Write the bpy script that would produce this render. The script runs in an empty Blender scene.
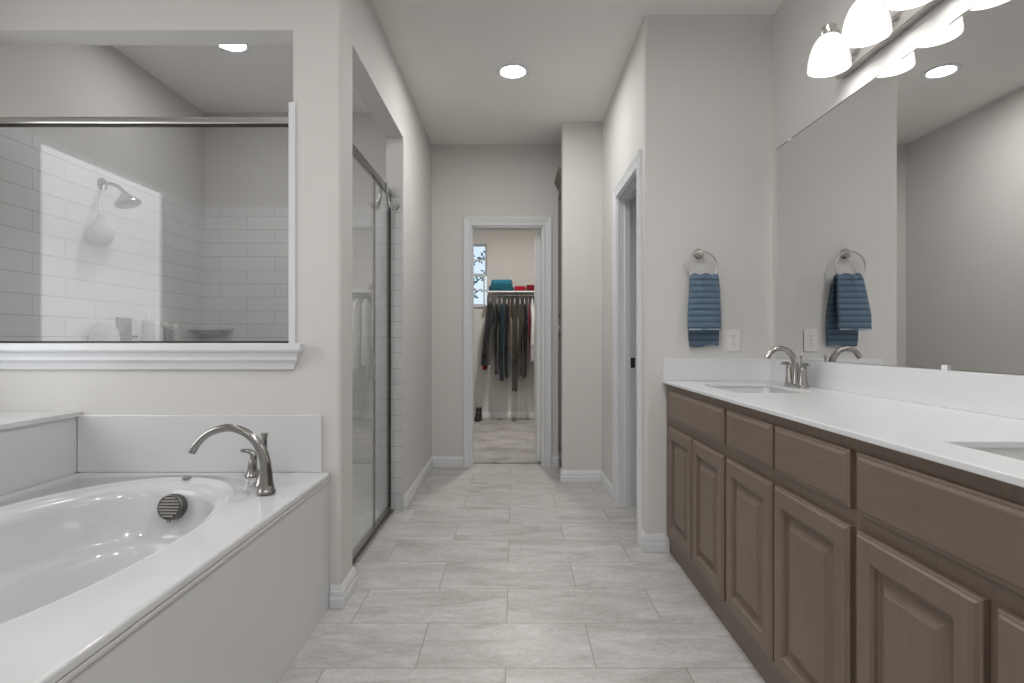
import bpy, bmesh, math, random
from mathutils import Vector, Matrix
from math import pi, sin, cos, sqrt

# ------------------------------------------------------------------ camera, world, exposure
scene = bpy.context.scene
COL = scene.collection
cam_d = bpy.data.cameras.new('camera')
cam = bpy.data.objects.new('camera', cam_d)
COL.objects.link(cam)
cam.location = (0, 0, 1.08)
cam.rotation_euler = (pi / 2, 0, 0)
cam_d.sensor_width = 36.0
cam_d.lens = 20.0
cam_d.shift_x = -2.0 / 1024
cam_d.shift_y = -1.5 / 1024
cam_d.clip_start = 0.02
scene.camera = cam

world = bpy.data.worlds.new('sky')
scene.world = world
world.use_nodes = True
wn = world.node_tree
wbg = wn.nodes['Background']
wbg.inputs[0].default_value = (0.70, 0.86, 1.0, 1)
wbg.inputs[1].default_value = 1.2

scene.view_settings.view_transform = 'Standard'
scene.view_settings.look = 'None'
scene.view_settings.gamma = 1.0
scene.view_settings.use_curve_mapping = False
scene.view_settings.exposure = -0.1
cy = scene.cycles
cy.use_denoising = True
cy.max_bounces = 10
cy.diffuse_bounces = 6
cy.glossy_bounces = 6
cy.transparent_max_bounces = 16
cy.sample_clamp_indirect = 3.0
cy.caustics_reflective = False
cy.caustics_refractive = False

# strengths of the lamps and windows, unseen added fill lamps included
BULB = 42        # vanity bulbs
SHADE = 0.78        # opal glass shades
FILLCAN = 235.0        # added unseen can lights above and behind the camera
HALL = 265.0       # recessed can light of the corridor
VANFILL = 220.0     # added unseen can light brightening the vanity end wall
TUBFILL = 28.0      # added unseen can light over the tub
SHOWER = 120.0     # recessed can light of the shower
PANE = 3.7         # frosted bathroom window
CLOSETFILL = 640.0      # added unseen lamp brightening the closet

H = 2.743
rnd = random.Random(7)

# ------------------------------------------------------------------ materials
def lin(c):
    c = c / 255.0
    return c / 12.92 if c <= 0.04045 else ((c + 0.055) / 1.055) ** 2.4
def rgb(r, g, b): return (lin(r), lin(g), lin(b), 1.0)

def new_mat(name):
    m = bpy.data.materials.new(name)
    m.use_nodes = True
    nt = m.node_tree
    return m, nt, nt.nodes['Principled BSDF']

def pos_vec(nt, scale=(1, 1, 1), loc=(0, 0, 0), rot=(0, 0, 0), obj=True):
    tc = nt.nodes.new('ShaderNodeTexCoord')
    mp = nt.nodes.new('ShaderNodeMapping')
    mp.inputs['Scale'].default_value = scale
    mp.inputs['Location'].default_value = loc
    mp.inputs['Rotation'].default_value = rot
    nt.links.new(tc.outputs['Object'], mp.inputs['Vector'])
    return mp.outputs['Vector']

def noise(nt, vec, scale, detail=3, rough=0.5, dist=0.0, dim='3D'):
    n = nt.nodes.new('ShaderNodeTexNoise')
    n.noise_dimensions = dim
    n.inputs['Scale'].default_value = scale
    n.inputs['Detail'].default_value = detail
    n.inputs['Roughness'].default_value = rough
    n.inputs['Distortion'].default_value = dist
    nt.links.new(vec, n.inputs['Vector'])
    return n

def ramp(nt, fac, stops):
    r = nt.nodes.new('ShaderNodeValToRGB')
    el = r.color_ramp.elements
    while len(el) < len(stops): el.new(0.5)
    for e, (p, c) in zip(el, stops):
        e.position = p; e.color = c
    nt.links.new(fac, r.inputs['Fac'])
    return r.outputs['Color']

def bump(nt, height, bsdf, strength=0.1, dist=0.002):
    b = nt.nodes.new('ShaderNodeBump')
    b.inputs['Strength'].default_value = strength
    b.inputs['Distance'].default_value = dist
    nt.links.new(height, b.inputs['Height'])
    nt.links.new(b.outputs['Normal'], bsdf.inputs['Normal'])

def shade(c, k): return (c[0] * k, c[1] * k, c[2] * k, 1.0)

def simple(name, col, rough=0.5, metal=0.0, var=0.04, nscale=6, bstr=0.0, bscale=200, coat=0.0, spec=0.5, stretch=(1, 1, 1), sheen=0.0):
    m, nt, b = new_mat(name)
    v = pos_vec(nt, scale=stretch)
    n = noise(nt, v, nscale)
    c = ramp(nt, n.outputs['Fac'], [(0.3, shade(col, 1 - var)), (0.7, shade(col, 1 + var))])
    nt.links.new(c, b.inputs['Base Color'])
    b.inputs['Roughness'].default_value = rough
    b.inputs['Metallic'].default_value = metal
    b.inputs['Coat Weight'].default_value = coat
    b.inputs['Specular IOR Level'].default_value = spec
    b.inputs['Sheen Weight'].default_value = sheen
    if bstr:
        n2 = noise(nt, v, bscale, 2)
        bump(nt, n2.outputs['Fac'], b, bstr)
    return m

def emissive(name, col, strength, var=0.03):
    m, nt, b = new_mat(name)
    v = pos_vec(nt)
    n = noise(nt, v, 8)
    c = ramp(nt, n.outputs['Fac'], [(0.3, shade(col, 1 - var)), (0.7, shade(col, 1))])
    nt.links.new(c, b.inputs['Emission Color'])
    b.inputs['Base Color'].default_value = (0.6, 0.6, 0.6, 1)
    b.inputs['Emission Strength'].default_value = strength
    return m

def tile_mat(name, axis_u, col, grout, off=(0, 0)):
    """glossy 4x16 inch running bond wall tile; axis_u 'x' or 'y' is the horizontal axis"""
    m, nt, b = new_mat(name)
    tc = nt.nodes.new('ShaderNodeTexCoord')
    sep = nt.nodes.new('ShaderNodeSeparateXYZ')
    nt.links.new(tc.outputs['Object'], sep.inputs[0])
    comb = nt.nodes.new('ShaderNodeCombineXYZ')
    a1 = nt.nodes.new('ShaderNodeMath'); a1.inputs[1].default_value = off[0] + 8.0
    a2 = nt.nodes.new('ShaderNodeMath'); a2.inputs[1].default_value = off[1] + 4.0
    nt.links.new(sep.outputs['X' if axis_u == 'x' else 'Y'], a1.inputs[0])
    nt.links.new(sep.outputs['Z'], a2.inputs[0])
    nt.links.new(a1.outputs[0], comb.inputs[0]); nt.links.new(a2.outputs[0], comb.inputs[1])
    br = nt.nodes.new('ShaderNodeTexBrick')
    br.inputs['Color1'].default_value = shade(col, 0.97)
    br.inputs['Color2'].default_value = col
    br.inputs['Mortar'].default_value = grout
    br.inputs['Scale'].default_value = 1.0
    br.inputs['Mortar Size'].default_value = 0.0016
    br.inputs['Mortar Smooth'].default_value = 0.2
    br.inputs['Brick Width'].default_value = 0.397
    br.inputs['Row Height'].default_value = 0.0985
    nt.links.new(comb.outputs[0], br.inputs['Vector'])
    nt.links.new(br.outputs['Color'], b.inputs['Base Color'])
    b.inputs['Roughness'].default_value = 0.18
    inv = nt.nodes.new('ShaderNodeMath'); inv.operation = 'SUBTRACT'; inv.inputs[0].default_value = 1.0
    nt.links.new(br.outputs['Fac'], inv.inputs[1])
    bump(nt, inv.outputs[0], b, 0.3, 0.001)
    return m

def floor_tile_mat():
    m, nt, b = new_mat('marble look floor tile')
    W, R = 0.595, 0.2985
    tc = nt.nodes.new('ShaderNodeTexCoord')
    mp = nt.nodes.new('ShaderNodeMapping')
    x0 = -0.325 + 0.5 * W - W * 10
    y0 = 1.872 - R * 18
    mp.inputs['Location'].default_value = (-x0, -y0, 0)
    nt.links.new(tc.outputs['Object'], mp.inputs['Vector'])
    br = nt.nodes.new('ShaderNodeTexBrick')
    br.inputs['Color1'].default_value = (0, 0, 0, 1)
    br.inputs['Color2'].default_value = (1, 1, 1, 1)
    br.inputs['Mortar'].default_value = (0.5, 0.5, 0.5, 1)
    br.inputs['Scale'].default_value = 1.0
    br.inputs['Mortar Size'].default_value = 0.0022
    br.inputs['Mortar Smooth'].default_value = 0.15
    br.inputs['Brick Width'].default_value = W
    br.inputs['Row Height'].default_value = R
    nt.links.new(mp.outputs[0], br.inputs['Vector'])
    sep = nt.nodes.new('ShaderNodeSeparateColor')
    nt.links.new(br.outputs['Color'], sep.inputs[0])
    wv = nt.nodes.new('ShaderNodeMath'); wv.operation = 'MULTIPLY'; wv.inputs[1].default_value = 37.0
    nt.links.new(sep.outputs[0], wv.inputs[0])
    v2 = pos_vec(nt, scale=(1.0, 3.4, 1), rot=(0, 0, 0.22))
    n1 = noise(nt, v2, 2.2, 6, 0.62, 1.2, '4D')
    nt.links.new(wv.outputs[0], n1.inputs['W'])
    v3 = pos_vec(nt, scale=(1.2, 3.0, 1), rot=(0, 0, 0.35))
    n2 = noise(nt, v3, 5.0, 8, 0.65, 2.4, '4D')
    nt.links.new(wv.outputs[0], n2.inputs['W'])
    base = ramp(nt, n1.outputs['Fac'], [(0.25, rgb(160, 156, 151)), (0.5, rgb(193, 191, 189)), (0.75, rgb(212, 211, 209))])
    vein = ramp(nt, n2.outputs['Fac'], [(0.44, (1, 1, 1, 1)), (0.5, (0.82, 0.81, 0.79, 1)), (0.56, (1, 1, 1, 1))])
    mul = nt.nodes.new('ShaderNodeMix'); mul.data_type = 'RGBA'; mul.blend_type = 'MULTIPLY'
    mul.inputs['Factor'].default_value = 0.8
    nt.links.new(base, mul.inputs['A']); nt.links.new(vein, mul.inputs['B'])
    mx = nt.nodes.new('ShaderNodeMix'); mx.data_type = 'RGBA'
    nt.links.new(br.outputs['Fac'], mx.inputs['Factor'])
    nt.links.new(mul.outputs['Result'], mx.inputs['A'])
    mx.inputs['B'].default_value = rgb(150, 146, 140)
    nt.links.new(mx.outputs['Result'], b.inputs['Base Color'])
    b.inputs['Roughness'].default_value = 0.38
    b.inputs['Specular IOR Level'].default_value = 0.35
    inv = nt.nodes.new('ShaderNodeMath'); inv.operation = 'SUBTRACT'; inv.inputs[0].default_value = 1.0
    nt.links.new(br.outputs['Fac'], inv.inputs[1])
    bump(nt, inv.outputs[0], b, 0.25, 0.001)
    return m

def wood_mat(name, col, stretch):
    m, nt, b = new_mat(name)
    v = pos_vec(nt, scale=stretch)
    n = noise(nt, v, 4.0, 6, 0.6, 0.6)
    n2 = noise(nt, pos_vec(nt), 3.0, 2)
    c = ramp(nt, n.outputs['Fac'], [(0.25, shade(col, 0.86)), (0.55, col), (0.8, shade(col, 1.12))])
    c2 = ramp(nt, n2.outputs['Fac'], [(0.3, (0.93, 0.92, 0.91, 1)), (0.7, (1.05, 1.05, 1.05, 1))])
    mul = nt.nodes.new('ShaderNodeMix'); mul.data_type = 'RGBA'; mul.blend_type = 'MULTIPLY'
    mul.inputs['Factor'].default_value = 1.0
    nt.links.new(c, mul.inputs['A']); nt.links.new(c2, mul.inputs['B'])
    nt.links.new(mul.outputs['Result'], b.inputs['Base Color'])
    b.inputs['Roughness'].default_value = 0.42
    b.inputs['Specular IOR Level'].default_value = 0.4
    return m

def glass_mat(name, tint, refl=0.04):
    """thin clear pane: transmits straight through and reflects by Fresnel"""
    m, nt, b = new_mat(name)
    out = nt.nodes['Material Output']
    nt.nodes.remove(b)
    tr = nt.nodes.new('ShaderNodeBsdfTransparent')
    v = pos_vec(nt)
    n = noise(nt, v, 1.5)
    c = ramp(nt, n.outputs['Fac'], [(0.3, shade(tint, 0.99)), (0.7, tint)])
    nt.links.new(c, tr.inputs['Color'])
    gl = nt.nodes.new('ShaderNodeBsdfGlossy')
    gl.inputs['Roughness'].default_value = 0.0
    gl.inputs['Color'].default_value = (1, 1, 1, 1)
    lw = nt.nodes.new('ShaderNodeLayerWeight'); lw.inputs['Blend'].default_value = 0.5
    pw = nt.nodes.new('ShaderNodeMath'); pw.operation = 'POWER'; pw.inputs[1].default_value = 5.0
    nt.links.new(lw.outputs['Facing'], pw.inputs[0])
    fr = nt.nodes.new('ShaderNodeMath'); fr.operation = 'MULTIPLY_ADD'
    fr.inputs[1].default_value = 1 - refl; fr.inputs[2].default_value = refl   # Schlick reflectance
    nt.links.new(pw.outputs[0], fr.inputs[0])
    mx = nt.nodes.new('ShaderNodeMixShader')
    nt.links.new(fr.outputs[0], mx.inputs[0])
    nt.links.new(tr.outputs[0], mx.inputs[1]); nt.links.new(gl.outputs[0], mx.inputs[2])
    nt.links.new(mx.outputs[0], out.inputs['Surface'])
    return m

def carpet_mat():
    m, nt, b = new_mat('grey cut pile carpet')
    v = pos_vec(nt)
    n1 = noise(nt, v, 3.5, 4, 0.6, 0.8)
    n2 = noise(nt, v, 220, 2)
    c = ramp(nt, n1.outputs['Fac'], [(0.3, rgb(146, 143, 139)), (0.7, rgb(186, 184, 180))])
    c2 = ramp(nt, n2.outputs['Fac'], [(0.3, (0.75, 0.75, 0.75, 1)), (0.7, (1.05, 1.05, 1.05, 1))])
    mul = nt.nodes.new('ShaderNodeMix'); mul.data_type = 'RGBA'; mul.blend_type = 'MULTIPLY'
    mul.inputs['Factor'].default_value = 1.0
    nt.links.new(c, mul.inputs['A']); nt.links.new(c2, mul.inputs['B'])
    nt.links.new(mul.outputs['Result'], b.inputs['Base Color'])
    b.inputs['Roughness'].default_value = 0.95
    bump(nt, n2.outputs['Fac'], b, 0.5, 0.004)
    return m

M = {}
M['wall'] = simple('warm greige wall paint', rgb(213, 211, 208), 0.75, var=0.01, nscale=3, bstr=0.05, bscale=160, spec=0.25)
M['ceiling'] = simple('flat greige ceiling paint', rgb(238, 236, 233), 0.9, var=0.01, nscale=3, bstr=0.06, bscale=120, spec=0.15)
M['trim'] = simple('white semi gloss trim paint', rgb(220, 222, 225), 0.35, var=0.01, nscale=5)
M['tub'] = simple('white acrylic tub', rgb(212, 213, 215), 0.16, var=0.008, nscale=4, coat=0.4)
M['quartz'] = simple('white quartz', rgb(221, 222, 224), 0.22, var=0.012, nscale=40)
M['ceramic'] = simple('white vitreous china', rgb(214, 214, 214), 0.12, var=0.01, nscale=5)
M['nickel'] = simple('brushed nickel', rgb(200, 197, 193), 0.24, metal=1.0, var=0.05, nscale=30, stretch=(1, 1, 12))
M['fauc'] = simple('brushed nickel sink faucet', rgb(172, 169, 165), 0.22, metal=1.0, var=0.05, nscale=30)
M['chrome'] = simple('polished chrome', rgb(205, 205, 205), 0.10, metal=1.0, var=0.03, nscale=10)
M['steel'] = simple('satin steel tub fittings', rgb(158, 156, 153), 0.22, metal=1.0, var=0.05, nscale=30)
M['oldsteel'] = simple('dull grey steel', rgb(112, 111, 109), 0.35, metal=1.0, var=0.05)
M['darkmetal'] = simple('dark bronze gasket metal', rgb(60, 58, 55), 0.4, metal=0.6, var=0.05)
M['mirror'] = simple('silvered mirror', rgb(238, 238, 238), 0.0, metal=1.0, var=0.002)
M['plastic'] = simple('white plastic', rgb(226, 224, 220), 0.35, var=0.01)
M['clearplastic'] = simple('clear plastic clip', rgb(232, 232, 232), 0.2, var=0.02)
M['slot'] = simple('dark slot plastic', rgb(70, 68, 65), 0.5, var=0.05)
M['vanity'] = wood_mat('grey brown stained maple', rgb(115, 101, 89), (14, 14, 1.2))
M['vanity_h'] = wood_mat('grey brown stained maple across', rgb(115, 101, 89), (14, 1.2, 14))
M['linen'] = wood_mat('dark stained maple', rgb(104, 92, 82), (14, 14, 1.2))
M['glass'] = glass_mat('shower glass', (0.94, 0.945, 0.945, 1))
M['winglass'] = glass_mat('window glass', (0.97, 0.98, 0.98, 1))
M['floor'] = floor_tile_mat()
M['carpet'] = carpet_mat()
M['tile_y'] = tile_mat('white shower tile along depth', 'y', rgb(226, 227, 228), rgb(180, 180, 180), (0.05, 0.025))
M['tile_x'] = tile_mat('white shower tile across', 'x', rgb(226, 227, 228), rgb(180, 180, 180), (0.10, 0.025))
M['tile_j'] = tile_mat('white jamb tile', 'x', rgb(216, 217, 218), rgb(165, 165, 165), (0.30, 0.025))
M['lens'] = emissive('added fill lamp lens', (1.0, 0.99, 0.975, 1), FILLCAN)  # used only by the added cans above and behind the camera
M['halllens'] = emissive('corridor lamp lens', (1.0, 0.99, 0.975, 1), HALL)
M['showerlens'] = emissive('shower lamp lens', (1.0, 0.99, 0.975, 1), SHOWER)
M['tubfill_lens'] = emissive('added tub fill lens', (1.0, 0.99, 0.975, 1), TUBFILL)
M['vanityfill_lens'] = emissive('added vanity fill lens', (1.0, 0.99, 0.975, 1), VANFILL)
M['closetfill_lens'] = emissive('added closet fill lens', (1.0, 0.95, 0.88, 1), CLOSETFILL)
M['bulb'] = emissive('frosted bulb', (1.0, 0.985, 0.965, 1), BULB)
M['opal'] = emissive('opal shade glass', (1.0, 0.985, 0.965, 1), SHADE, 0.05)
M['frost'] = emissive('daylit frosted window glass', (0.97, 0.985, 1.0, 1), PANE)
M['leaf'] = simple('dark tree leaves', rgb(40, 88, 84), 0.6, var=0.2, nscale=20)
M['bark'] = simple('brown bark', rgb(70, 62, 52), 0.8, var=0.2, nscale=20)

def cloth(name, r, g, b, var=0.12, ns=18):
    return simple(name, rgb(r, g, b), 0.9, var=var, nscale=ns, bstr=0.25, bscale=160, spec=0.15, sheen=0.15)
def towel_mat():
    m, nt, b = new_mat('ribbed slate blue terry')
    tc = nt.nodes.new('ShaderNodeTexCoord')
    sep = nt.nodes.new('ShaderNodeSeparateXYZ'); nt.links.new(tc.outputs['Object'], sep.inputs[0])
    k = nt.nodes.new('ShaderNodeMath'); k.operation = 'MULTIPLY'; k.inputs[1].default_value = pi / RIB
    nt.links.new(sep.outputs['Z'], k.inputs[0])
    sn = nt.nodes.new('ShaderNodeMath'); sn.operation = 'SINE'; nt.links.new(k.outputs[0], sn.inputs[0])
    ab = nt.nodes.new('ShaderNodeMath'); ab.operation = 'ABSOLUTE'; nt.links.new(sn.outputs[0], ab.inputs[0])
    c = ramp(nt, ab.outputs[0], [(0.0, rgb(64, 82, 100)), (0.35, rgb(96, 116, 134)), (1.0, rgb(108, 127, 145))])
    n = noise(nt, tc.outputs['Object'], 260, 2)
    c2 = ramp(nt, n.outputs['Fac'], [(0.3, (0.82, 0.82, 0.82, 1)), (0.7, (1.06, 1.06, 1.06, 1))])
    mul = nt.nodes.new('ShaderNodeMix'); mul.data_type = 'RGBA'; mul.blend_type = 'MULTIPLY'; mul.inputs['Factor'].default_value = 1.0
    nt.links.new(c, mul.inputs['A']); nt.links.new(c2, mul.inputs['B'])
    nt.links.new(mul.outputs['Result'], b.inputs['Base Color'])
    b.inputs['Roughness'].default_value = 0.95; b.inputs['Specular IOR Level'].default_value = 0.1; b.inputs['Sheen Weight'].default_value = 0.15
    bump(nt, n.outputs['Fac'], b, 0.3)
    return m
RIB = 0.0300
M['towel'] = towel_mat()
M['hem'] = cloth('pale hem stitching', 176, 186, 190)
M['black'] = cloth('black cloth', 24, 24, 26)
M['charcoal'] = cloth('charcoal cloth', 42, 42, 44)
M['teal'] = cloth('dark teal cloth', 26, 44, 54)
M['navy'] = cloth('navy cloth', 22, 28, 40)
M['olive'] = cloth('olive brown cloth', 62, 54, 44)
M['maroon'] = cloth('dark red cloth', 112, 22, 36)
M['red'] = cloth('red cloth', 158, 28, 44)
M['white'] = cloth('white cloth', 214, 214, 216, 0.04)
M['blue'] = cloth('teal blue fleece', 48, 118, 140)
M['darkblue'] = cloth('deep teal fleece', 28, 84, 100)
M['orange'] = cloth('orange cloth', 176, 110, 60)
M['leather'] = simple('black leather', rgb(38, 35, 34), 0.45, var=0.1)
M['pouf'] = simple('grey white bath mesh', rgb(190, 190, 190), 0.8, var=0.12, nscale=40, bstr=0.6, bscale=60)

# ------------------------------------------------------------------ mesh helpers
def obj(name, bm, mat, parent=None, smooth=None, bevel=0.0, bseg=2, recalc=True):
    if recalc:
        bmesh.ops.recalc_face_normals(bm, faces=bm.faces)
    me = bpy.data.meshes.new(name)
    bm.to_mesh(me); bm.free()
    me.materials.append(mat if not isinstance(mat, str) else M[mat])
    if smooth is not None:
        for p in me.polygons: p.use_smooth = True
        me.set_sharp_from_angle(angle=math.radians(smooth))
    o = bpy.data.objects.new(name, me)
    COL.objects.link(o)
    if parent is not None:
        o.parent = parent
        if parent.type == 'EMPTY': o.matrix_parent_inverse = Matrix.Translation(-Vector(parent.location))
    if bevel:
        b = o.modifiers.new('bevel', 'BEVEL')
        b.width = bevel; b.segments = bseg; b.limit_method = 'ANGLE'
        b.harden_normals = False
    return o

def tag(o, label, cat, group=None):
    o['label'] = label; o['category'] = cat
    if group: o['group'] = group
    return o

def thing(name, label, cat, loc=(0, 0, 0), group=None):
    o = bpy.data.objects.new(name, None)
    COL.objects.link(o)
    o.location = loc
    o.empty_display_size = 0.1
    return tag(o, label, cat, group)

def struct(name, bm, mat, smooth=None, parent=None, bevel=0.0, label=None, cat=None):
    o = obj(name, bm, mat, parent, smooth, bevel)
    if parent is None: o['kind'] = 'structure'
    if label: o['label'] = label
    if cat: o['category'] = cat
    return o

def sempty(name, loc, label=None, cat=None):
    o = bpy.data.objects.new(name, None)
    COL.objects.link(o)
    o.location = loc; o['kind'] = 'structure'
    if label: o['label'] = label
    if cat: o['category'] = cat
    return o

def B(): return bmesh.new()

def bx(bm, x0, x1, y0, y1, z0, z1):
    v = [bm.verts.new(p) for p in ((x0, y0, z0), (x1, y0, z0), (x1, y1, z0), (x0, y1, z0), (x0, y0, z1), (x1, y0, z1), (x1, y1, z1), (x0, y1, z1))]
    for f in ((0, 3, 2, 1), (4, 5, 6, 7), (0, 1, 5, 4), (1, 2, 6, 5), (2, 3, 7, 6), (3, 0, 4, 7)):
        bm.faces.new([v[i] for i in f])
    return bm

def box(*a): return bx(B(), *a)

def prism(bm, pts, z0, z1):
    lo = [bm.verts.new((x, y, z0)) for x, y in pts]
    hi = [bm.verts.new((x, y, z1)) for x, y in pts]
    n = len(pts)
    bm.faces.new(lo[::-1]); bm.faces.new(hi)
    for i in range(n):
        bm.faces.new((lo[i], lo[(i + 1) % n], hi[(i + 1) % n], hi[i]))
    return bm

def arc2(cx, cy, r, a0, a1, n=6):
    return [(cx + r * cos(a0 + (a1 - a0) * i / n), cy + r * sin(a0 + (a1 - a0) * i / n)) for i in range(n + 1)]

def panel(bm, As, Bs, holes, fn, t0, t1):
    """slab on a grid of As x Bs with rectangular holes (cells), fn(a,b,t) -> point"""
    na, nb = len(As) - 1, len(Bs) - 1
    def solid(i, j): return 0 <= i < na and 0 <= j < nb and (i, j) not in holes
    V = {}
    def vv(i, j, k):
        if (i, j, k) not in V: V[(i, j, k)] = bm.verts.new(fn(As[i], Bs[j], (t0, t1)[k]))
        return V[(i, j, k)]
    for i in range(na):
        for j in range(nb):
            if not solid(i, j): continue
            for k in (0, 1):
                bm.faces.new([vv(i, j, k), vv(i + 1, j, k), vv(i + 1, j + 1, k), vv(i, j + 1, k)])
            for (di, dj, e) in ((-1, 0, ((i, j), (i, j + 1))), (1, 0, ((i + 1, j), (i + 1, j + 1))), (0, -1, ((i, j), (i + 1, j))), (0, 1, ((i, j + 1), (i + 1, j + 1)))):
                if not solid(i + di, j + dj):
                    (p, q), (r, s) = e
                    bm.faces.new([vv(p, q, 0), vv(r, s, 0), vv(r, s, 1), vv(p, q, 1)])
    return bm

def frames(pts):
    T = []
    n = len(pts)
    for i in range(n):
        a = pts[max(0, i - 1)]; b = pts[min(n - 1, i + 1)]
        T.append((b - a).normalized())
    up = Vector((0, 0, 1)) if abs(T[0].z) < 0.9 else Vector((0, 1, 0))
    N = (up - T[0] * up.dot(T[0])).normalized()
    out = []
    for i in range(n):
        if i:
            N = (N - T[i] * N.dot(T[i])).normalized()
        out.append((T[i], N, T[i].cross(N)))
    return out

def tube(bm, pts, radii, seg=12, cap=True, flat=1.0, closed=False):
    pts = [Vector(p) for p in pts]
    if not hasattr(radii, '__len__'): radii = [radii] * len(pts)
    fr = frames(pts)
    rings = []
    for p, r, (t, n, b) in zip(pts, radii, fr):
        rings.append([bm.verts.new(p + n * (r * cos(2 * pi * k / seg) * flat) + b * (r * sin(2 * pi * k / seg))) for k in range(seg)])
    m = len(rings)
    for i in range(m if closed else m - 1):
        a, c = rings[i], rings[(i + 1) % m]
        for k in range(seg):
            bm.faces.new((a[k], a[(k + 1) % seg], c[(k + 1) % seg], c[k]))
    if cap and not closed:
        bm.faces.new(rings[0][::-1]); bm.faces.new(rings[-1])
    return bm

def smooth_path(pts, n=8):
    """Catmull-Rom through the points"""
    P = [Vector(p) for p in pts]
    P = [P[0] * 2 - P[1]] + P + [P[-1] * 2 - P[-2]]
    out = []
    for i in range(1, len(P) - 2):
        for k in range(n):
            t = k / n
            a, b, c, d = P[i - 1], P[i], P[i + 1], P[i + 2]
            out.append(0.5 * ((2 * b) + (c - a) * t + (2 * a - 5 * b + 4 * c - d) * t * t + (3 * b - a - 3 * c + d) * t ** 3))
    out.append(P[-2])
    return out

def lerp_list(vals, n):
    m = len(vals) - 1
    out = []
    for i in range(n):
        f = i / (n - 1) * m
        k = min(int(f), m - 1)
        out.append(vals[k] + (vals[k + 1] - vals[k]) * (f - k))
    return out

def lathe(bm, prof, origin=(0, 0, 0), axis=(0, 0, 1), seg=24, cap0=True, cap1=True):
    """profile [(r, h)] about an axis"""
    q = Vector((0, 0, 1)).rotation_difference(Vector(axis).normalized())
    o = Vector(origin)
    rings = []
    for r, h in prof:
        rings.append([bm.verts.new(o + q @ Vector((r * cos(2 * pi * k / seg), r * sin(2 * pi * k / seg), h))) for k in range(seg)])
    for a, c in zip(rings, rings[1:]):
        for k in range(seg):
            bm.faces.new((a[k], a[(k + 1) % seg], c[(k + 1) % seg], c[k]))
    if cap0: bm.faces.new(rings[0][::-1])
    if cap1: bm.faces.new(rings[-1])
    return bm

def molding(bm, path, prof, n, side):
    """sweep profile (u lateral, v along n) along path with mitred corners"""
    P = [Vector(p) for p in path]
    n = Vector(n)
    D = [(b - a).normalized() for a, b in zip(P, P[1:])]
    L = [side * n.cross(d) for d in D]
    rows = []
    for i, p in enumerate(P):
        if i == 0: m = L[0]
        elif i == len(P) - 1: m = L[-1]
        else: m = (L[i - 1] + L[i]) / (1 + L[i - 1].dot(L[i]))
        rows.append([bm.verts.new(p + m * u + n * v) for u, v in prof])
    k = len(prof)
    for a, c in zip(rows, rows[1:]):
        for j in range(k):
            bm.faces.new((a[j], a[(j + 1) % k], c[(j + 1) % k], c[j]))
    bm.faces.new(rows[0][::-1]); bm.faces.new(rows[-1])
    return bm

def ringloft(bm, rings, close_last=True):
    V = [[bm.verts.new(p) for p in r] for r in rings]
    n = len(V[0])
    for a, c in zip(V, V[1:]):
        for k in range(n):
            bm.faces.new((a[k], a[(k + 1) % n], c[(k + 1) % n], c[k]))
    if close_last: bm.faces.new(V[-1])
    return V

def sup(c, hx, hy, e, a):
    ca, sa = cos(a), sin(a)
    return (c[0] + hx * math.copysign(abs(ca) ** (2 / e), ca), c[1] + hy * math.copysign(abs(sa) ** (2 / e), sa))

# ------------------------------------------------------------------ the setting
XL, XR = -2.27, 1.325          # outer walls of the bathroom
YB, YF = -1.7, 4.84            # wall behind the camera, far wall
YT0, YT1 = 2.30, 2.42          # partition between tub and shower
XC = -0.70                     # corridor left wall
XC1 = -0.81
XV = 0.67                      # corridor right wall
YV = 2.91                      # wall at the end of the vanity
YJ = 4.33                      # jut wall
YS = 4.16                      # back of shower
YC0, YC1 = 4.96, 7.80          # closet

struct('floor', box(XL - 0.1, 2.4, YB - 0.1, 4.962, -0.08, 0.0), 'floor', label='grey beige marble look floor tiles in running bond', cat='floor')
struct('floor_closet', box(-1.3, 1.5, 4.962, YC1 + 0.1, -0.08, 0.012), 'carpet', label='grey carpet of the closet', cat='carpet')
struct('ceiling', box(XL - 0.15, 2.4, YB - 0.1, YC1 + 0.1, H, H + 0.08), 'ceiling', label='greige ceiling', cat='ceiling')

# partition between tub and shower, with the big opening over the tub
OPX0, OPX1, OPZ0, OPZ1 = -2.20, -0.893, 1.05, 2.333
r = 0.018
pil = [(XC1, YT1), (XC1, 2.48)] + arc2(XC - r, 2.48 - r, r, pi / 2, 0) + arc2(XC - r, YT0 + r, r, 0, -pi / 2)
full = [(XL, YT0), (XL, YT1)] + pil
mid = [(OPX1, YT1)] + pil + [(OPX1, YT0)]
bm = B()
prism(bm, full, 0, OPZ0)
prism(bm, mid, OPZ0, OPZ1)
prism(bm, [(XL, YT0), (XL, YT1), (OPX0, YT1), (OPX0, YT0)], OPZ0, OPZ1)
prism(bm, full, OPZ1, H)
struct('wall_tub', bm, 'wall', 40, label='greige wall over the tub with a large opening to the shower', cat='wall')

# corridor left wall: header over the shower door and the wall beyond it
HZ = 2.36
bm = B()
bx(bm, XC1, XC, 2.4625, 3.60, HZ, H)
bx(bm, XC1, XC, 3.60, YF + 0.12, 0, H)
struct('wall_corridor_left', bm, 'wall', label='greige corridor wall with the shower door opening', cat='wall')

# far wall with the closet doorway
DX0, DX1, DZ = -0.357, 0.247, 2.05
bm = panel(B(), [XC, DX0, DX1, 0.95], [0, DZ, H], {(1, 0)}, lambda a, b, t: (a, t, b), YF, YC0)
struct('wall_far', bm, 'wall', label='greige far wall around the closet doorway', cat='wall')

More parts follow.
